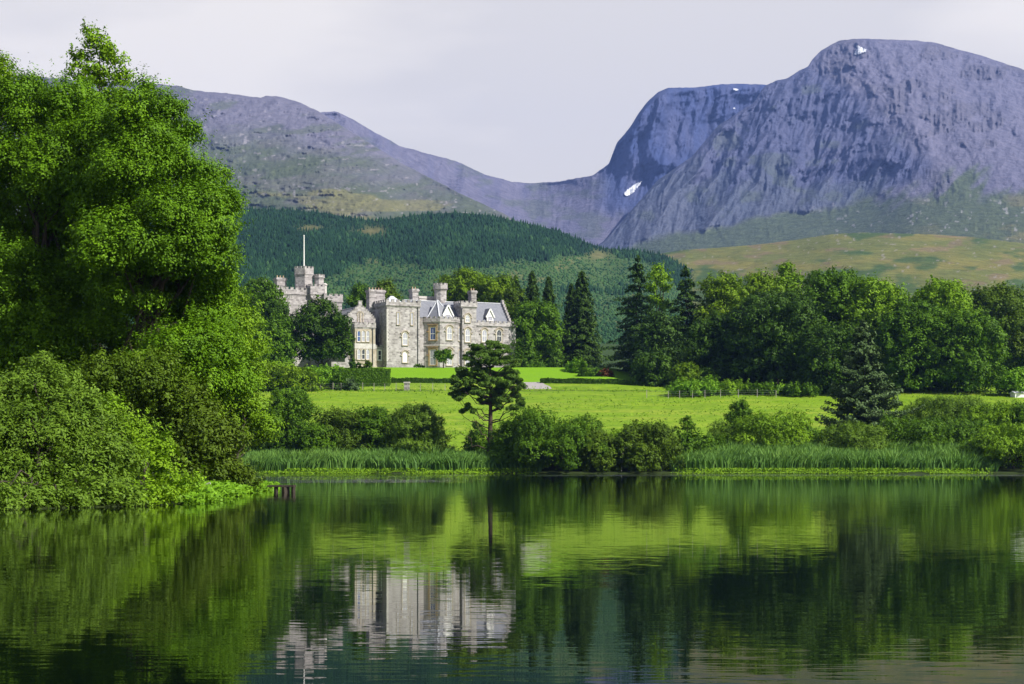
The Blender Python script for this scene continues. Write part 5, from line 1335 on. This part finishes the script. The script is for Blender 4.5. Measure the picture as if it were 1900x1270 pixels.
for i, (nm, px, top, wd, Y, mat, lab, kw) in enumerate([
    ('sequoia_tree', 988, 503, 62, 446, 'sequoia', 'slim dark spire left of the other spires and nearest the castle', {}),
    ('sequoia_tree', 1018, 514, 56, 436, 'sequoia', 'narrow spire second from the castle among the dark spires', {}),
    ('sequoia_tree', 1060, 527, 52, 452, 'sequoia', 'shorter spire half hidden behind the broadest one', {}),
    ('sequoia_tree', 1080, 503, 88, 440, 'sequoia', 'broadest and tallest dark spire right of the castle', {}),
    ('sequoia_tree', 958, 512, 46, 462, 'sequoia', 'small spire top behind the yellow green trees at the castle', {}),
    ('fir_tree', 1184, 474, 110, 402, 'fir', 'tall ragged dark fir at the left end of the grove', {'tiers': 26, 'nb': 8, 'rag': 0.30, 'droop': 0.12, 'pw': 0.7}),
    ('fir_tree', 1272, 492, 112, 392, 'fir', 'broad green fir right of the bare topped pine', {'tiers': 24, 'nb': 8, 'rag': 0.28, 'droop': 0.16, 'pw': 0.75})]):
    sq = nm == 'sequoia_tree'
    d_ = dict(tiers=44, nb=10, per=90, droop=0.35, pw=0.62, rag=0.12) if sq else dict(per=150)
    d_.update(kw)
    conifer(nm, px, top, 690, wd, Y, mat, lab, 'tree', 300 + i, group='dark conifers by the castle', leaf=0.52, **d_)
# the airy tree with pale bare stems between the firs
def airy():
    rng = np.random.default_rng(17); Y = 396.0; px = 1222; X, gz = place(px, Y); k = Y / FP
    e = empty('bare_stemmed_tree', (X, Y, gz)); tag(e, 'light green tree with pale bare stems standing between the two firs', 'tree', GR)
    lob = []
    for x, y, r in ((1222, 500, 12), (1212, 515, 12), (1232, 516, 12), (1222, 528, 13), (1208, 535, 10), (1236, 535, 9), (1218, 562, 14), (1236, 570, 12)):
        p = P(x, y, Y); lob.append((p[0] - X, rng.uniform(-1, 1), p[2] - gz, r * k, r * k, r * k))
    C, N, T = foliage(rng, lob, 260, 12, 0.75, inner=0.0)
    leaves('crown', C, N, 0.55, 0.32, T, LEAF['light'], e, rng)
    v, f = [], []
    for x0, x1 in ((1219, 1217), (1229, 1230), (1224, 1226)):
        a = P(x0, 690, Y) - (X, Y, gz); a[2] = -0.3; b = P(x1, 505, Y) - (X, Y, gz)
        tube(v, f, bent(rng, a, b, 0, 0.01, 8), 0.20 * (1 - 0.6 * np.linspace(0, 1, 8)), 7)
    me = bpy.data.meshes.new('trunk'); me.from_pydata(v, [], f); me.update(); link('trunk', me, BARK_PALE, e)
airy()
GS = 'garden shrubs'
for i, (px, top, wd, Y, mat, lab, kw) in enumerate([
    (482, 670, 100, 364, 'yellow', 'leftmost rounded yellow green shrub of the bank below the dark trees', {}),
    (545, 680, 105, 362, 'yellow', 'widest yellow green shrub in the middle of the bank left of the hedge', {}),
    (515, 672, 90, 370, 'light', 'green shrub behind the widest yellow green one', {}),
    (600, 678, 90, 370, 'lime', 'bright green shrub just left of the clipped hedge', {}),
    (628, 692, 34, 363, 'mid', 'small upright shrub at the left corner of the clipped hedge', {}),
    (440, 680, 70, 372, 'light', 'shrub half hidden behind the left bank trees', {}),
    (652, 702, 28, 361, 'spruce', 'little grey green bush in front of the clipped hedge', {}),
    (655, 668, 16, 401, 'dark', 'dark narrow shrub against the castle bay, left one', {}),
    (667, 672, 9, 401, 'dark', 'tiny columnar dark shrub against the castle bay', {}),
    (681, 671, 18, 401, 'olive', 'pale shrub at the foot of the castle bay right corner', {}),
    (780, 677, 24, 404.5, 'mid', 'low plants at the foot of the castle wall beside the white door', {}),
    (1068, 668, 38, 398, 'lime', 'lime green shrub below the broadest dark spire', {}),
    (1083, 668, 12, 396, 'mid', 'tiny cone shaped shrub right of the lime green one', {}),
    (1095, 686, 44, 392, 'mid', 'green shrub left of the russet one', {}),
    (1124, 684, 28, 390, 'red', 'russet red shrub at the right end of the upper lawn', {}),
    (1275, 674, 66, 366, 'yellow', 'yellow topped shrub behind the bright mound at the grove edge', {'dens': 0.9}),
    (1312, 684, 50, 366, 'dark', 'dark shrub right of the yellow topped one', {}),
    (1288, 706, 106, 352, 'lime', 'bright green mounded shrub at the left front of the grove', {'dens': 1.4}),
    (1362, 708, 66, 353, 'light', 'green shrub right of the bright mound', {}),
    (1420, 712, 80, 352, 'mid', 'low shrub along the middle of the grove front', {}),
    (1482, 714, 80, 350, 'mid', 'low shrub left of the spruce along the grove front', {}),
    (1885, 686, 76, 352, 'lime', 'bright shrub at the right edge of the field beside the white shed', {}),
    (1000, 676, 60, 415, 'mid', 'low dark edge of shrubs along the lawn right of the castle', {})]):
    broadleaf('garden_shrub', px, top, 720, wd, Y, mat, lab, 'shrub', 400 + i, style='dome', n=13, cb=0.0, group=GS, trunk=False, leaf=0.42, cr=0.62 if wd > 30 else 0.35, **kw)
# bush trained on a stem before the castle bay
rng = np.random.default_rng(61)
X, gz = place(823, 402.0); k = 402 / FP
e = empty('standard_bush', (X, 402.0, gz)); tag(e, 'round headed bush on a short stem before the castle bay window', 'bush')
C, N, T = foliage(rng, [(-.9, 0, 2.7, 1.3, 1.2, 1.1), (.5, 0, 3.2, 1.4, 1.2, 1.1), (1.0, .2, 2.6, 1.0, 1.0, .8), (-.5, -.3, 2.0, 1.1, 1.0, .9), (0, 0, 3.0, 1.3, 1.1, 1.2)], 150, 18, 0.5)
leaves('crown', C, N, 0.42, 0.24, T, LEAF['mid'], e, rng)
trunk_mesh(rng, 2.4, 0.2, [], e, BARK)
# clipped hedges
def hedge(pts, h, w, mat, label, seed, n):
    rng = np.random.default_rng(seed)
    pts = np.array([((p - 950) / FP * y, y) for p, y in pts]); seg = np.linalg.norm(np.diff(pts, axis=0), axis=1); cum = np.concatenate([[0], np.cumsum(seg)])
    s = rng.uniform(0, cum[-1], n); c = np.stack([np.interp(s, cum, pts[:, 0]), np.interp(s, cum, pts[:, 1])], 1)
    d = np.stack([np.gradient(np.interp(np.clip(s[:, None] + (-.1, .1), 0, cum[-1]), cum, pts[:, i]), axis=1)[:, 0] for i in (0, 1)], 1); d = unit(d); nn = np.stack([d[:, 1], -d[:, 0]], 1)
    face = rng.choice(3, n, p=[0.45, 0.38, 0.17])
    a = np.where(face == 0, w / 2, np.where(face == 1, rng.uniform(-1, 1, n) * w / 2, -w / 2)) + rng.normal(size=n) * 0.08
    z = np.where(face == 1, h, rng.uniform(0, h, n)) + rng.normal(size=n) * 0.09 + 0.12 * vnoise(s * 0.6, s * 0, seed=seed)
    X = c[:, 0] + nn[:, 0] * a; Y = c[:, 1] + nn[:, 1] * a
    N = np.where((face == 1)[:, None], (0, 0, 1.0), np.concatenate([nn * np.sign(a)[:, None], np.zeros((n, 1))], 1)) + rng.normal(size=(n, 3)) * 0.45
    o = leaves('clipped_hedge', np.stack([X, Y, ground_z(X, Y) + z], 1), N, 0.34, 0.22, 0.5 + 0.2 * rng.normal(size=n), LEAF[mat], None, rng)
    tag(o, label, 'hedge', 'clipped hedges of the castle garden'); return o
hedge([(629, 368.5), (724, 368.5)], 3.3, 2.6, 'mid', 'tall clipped box shaped hedge left of the castle lawn', 71, 16000)
hedge([(726, 375), (845, 375.5)], 0.8, 0.9, 'dark', 'low dark clipped hedge edging the lawn left of the pine', 72, 5000)
hedge([(1003, 375.5), (1206, 371.5)], 0.85, 0.9, 'dark', 'long low clipped hedge edging the lawn right of the pine', 73, 8000)

# ------------------------------------------------------------ small built things
WIRE = plain_mat('fence_wire', (0.30, 0.30, 0.29), (0.42, 0.42, 0.40), 3.0, 0.5, 0.4)
POST = plain_mat('weathered_post', (0.22, 0.20, 0.17), (0.42, 0.39, 0.34), 3.0)
def fence(pxs, Y, h, label, wires=3):
    x0, z0 = place(pxs[0], Y); e = empty('wire_fence', (x0, Y, z0)); tag(e, label, 'fence', 'wire fences of the meadow')
    pts = [np.array((place(p, Y)[0] - x0, 0, place(p, Y)[1] - z0)) for p in pxs]
    rng = np.random.default_rng(len(pxs))
    for p in pts:
        Shape().prism([(p[0] - .05, -.05), (p[0] + .05, -.05), (p[0] + .05, .05), (p[0] - .05, .05)], p[2] - .3, p[2] + h * rng.uniform(.92, 1.08)).build('fence_post', POST, e)
    s = Shape()
    for k in range(wires):
        for a, b in zip(pts[:-1], pts[1:]):
            o = np.array((0, -.07, h * (0.35 + 0.28 * k))); s.bar(a + o, b + o, 0.012)
    s.build('wire', WIRE, e)
fence([576, 595, 618, 633, 653, 673, 694, 714, 735, 757, 780, 803, 826], 361.0, 1.55, 'wire fence with thin posts in front of the tall clipped hedge')
fence([1200, 1240, 1261, 1285, 1308, 1337, 1370, 1405, 1440], 346.5, 1.5, 'wire fence with thin posts before the bright mounded shrub')
# stone pier in the meadow
x0, z0 = place(755, 362.5); e = empty('stone_pier', (x0, 362.5, z0)); tag(e, 'grey stone pier standing in the grass below the low hedge', 'pier')
Shape().prism([(-.55, -.45), (.55, -.45), (.55, .45), (-.55, .45)], -.3, 1.55).build('shaft', STONE_D, e)
Shape().prism([(-.66, -.56), (.66, -.56), (.66, .56), (-.66, .56)], 1.55, 1.78).build('cap', COPE, e)
# gravel ramp between the two low hedges
GRAVEL = plain_mat('gravel', (0.26, 0.235, 0.225), (0.42, 0.39, 0.375), 2.0, 0.95, 0.1, 0.6)
gp = []
for f in np.linspace(0, 1, 9):
    Yq = 364.2 + (377.0 - 364.2) * f; a, b = np.interp(f, [0, 1], [972, 952]), np.interp(f, [0, 1], [1024, 1004])
    for s_ in np.linspace(0, 1, 9):
        p_ = a + (b - a) * s_; X_ = (p_ - 950) / FP * Yq; gp.append((X_, Yq, float(ground_z(X_, Yq)) + 0.06))
g_ = link('gravel_path', np_mesh('gravel_path', gp, grid_faces(9, 9), smooth=True), GRAVEL); tag(g_, 'pale gravel ramp climbing to the lawn right of the pine', 'path', kind='structure')
# white shed roof at the far right
x0, z0 = place(1893, 349.0); e = empty('garden_shed', (x0, 349.0, z0), 0.2); tag(e, 'low white roofed shed at the right edge of the field', 'shed')
Shape().box(-1.6, 1.6, -1, 1, -.2, .75).build('wall', WHITE, e)
Shape().add([(-1.8, -1.2, .7), (1.8, -1.2, .7), (1.8, 1.2, .7), (-1.8, 1.2, .7), (-1.8, 0, 1.15), (1.8, 0, 1.15)], [(0, 1, 5, 4), (2, 3, 4, 5), (0, 4, 3), (1, 2, 5), (3, 2, 1, 0)]).build('roof', LEAD, e)
# old jetty at the tip of the left bank
WOOD = plain_mat('wet_timber', (0.018, 0.014, 0.010), (0.060, 0.046, 0.032), 5.0, 0.7, 0.3)
Yj = 86.0; p = P(525, 905, Yj); e = empty('jetty', (p[0], Yj, 0)); tag(e, 'small dark wooden jetty on posts at the tip of the left bank', 'jetty')
k = Yj / FP
s = Shape()
for i in range(4): s.box((498 - 525) * k, (547 - 525) * k, -0.5 + i * 0.27, -0.26 + i * 0.27, 0.26, 0.34)
s.build('deck', WOOD, e)
for x in (514, 530, 546):
    for y in (-0.35,) if x != 530 else (-0.4, 0.4): Shape().prism(ngon((x - 525) * k, y, 0.10 if x != 530 else .14, 8), -1.4, 0.259 if x != 546 else 0.36).build('post', WOOD, e)
# pale driftwood on the bank and a dead branch among the shore shrubs
DEAD = plain_mat('bleached_wood', (0.40, 0.37, 0.33), (0.66, 0.63, 0.58), 4.0)
def branch(px, py, Y, pts, r, label, name, loose=0.0):
    rng = np.random.default_rng(int(px)); o = P(px, py, Y); v, f = [], []
    for ch in pts: tube(v, f, [np.array(q) for q in ch], r * (1 - 0.7 * np.linspace(0, 1, len(ch))), 6)
    me = bpy.data.meshes.new(name); me.from_pydata(v, [], f); me.update(); ob = link(name, me, DEAD); ob.location = o; tag(ob, label, 'branch'); return ob
branch(388, 908, 76, [[(-.5, 0, -.1), (-.2, -.05, .15), (.05, -.1, .28), (.12, -.1, .1)], [(-.3, 0, .1), (0, -.1, .12)]], 0.05, 'pale curved piece of driftwood on the left bank water plants', 'driftwood')
branch(1168, 832, 242.8, [[(-.9, 0, -.5), (-.6, -.1, 0), (-.1, -.1, .15), (.4, 0, .2), (.7, .1, .35)], [(-.3, 0, .1), (.1, 0, .4)], [(-1.1, .1, -3.2), (-.9, 0, -.5)]], 0.05, 'bleached dead branch among the waterside shrubs right of the pine', 'dead_branch')
# ------------------------------------------------------------ haze
m, t = new_mat('air_haze')
hz = nd(t, 'ShaderNodeVolumePrincipled', {'Color': (0.24, 0.40, 1.0, 1), 'Density': 5.0e-5, 'Anisotropy': 0.1})
o = nd(t, 'ShaderNodeOutputMaterial'); t.links.new(hz.outputs[0], o.inputs['Volume'])
x0, x1, y0, y1, z0, z1 = -6500, 6500, -60, 7600, -2.6, 1500
V = [(x, y, z) for z in (z0, z1) for y in (y0, y1) for x in (x0, x1)]
F = [(0, 2, 3, 1), (4, 5, 7, 6), (0, 1, 5, 4), (2, 6, 7, 3), (0, 4, 6, 2), (1, 3, 7, 5)]
h = link('haze', np_mesh('haze', V, F), m)
tag(h, 'faint blue haze filling the air towards the mountains', 'haze', kind='stuff')
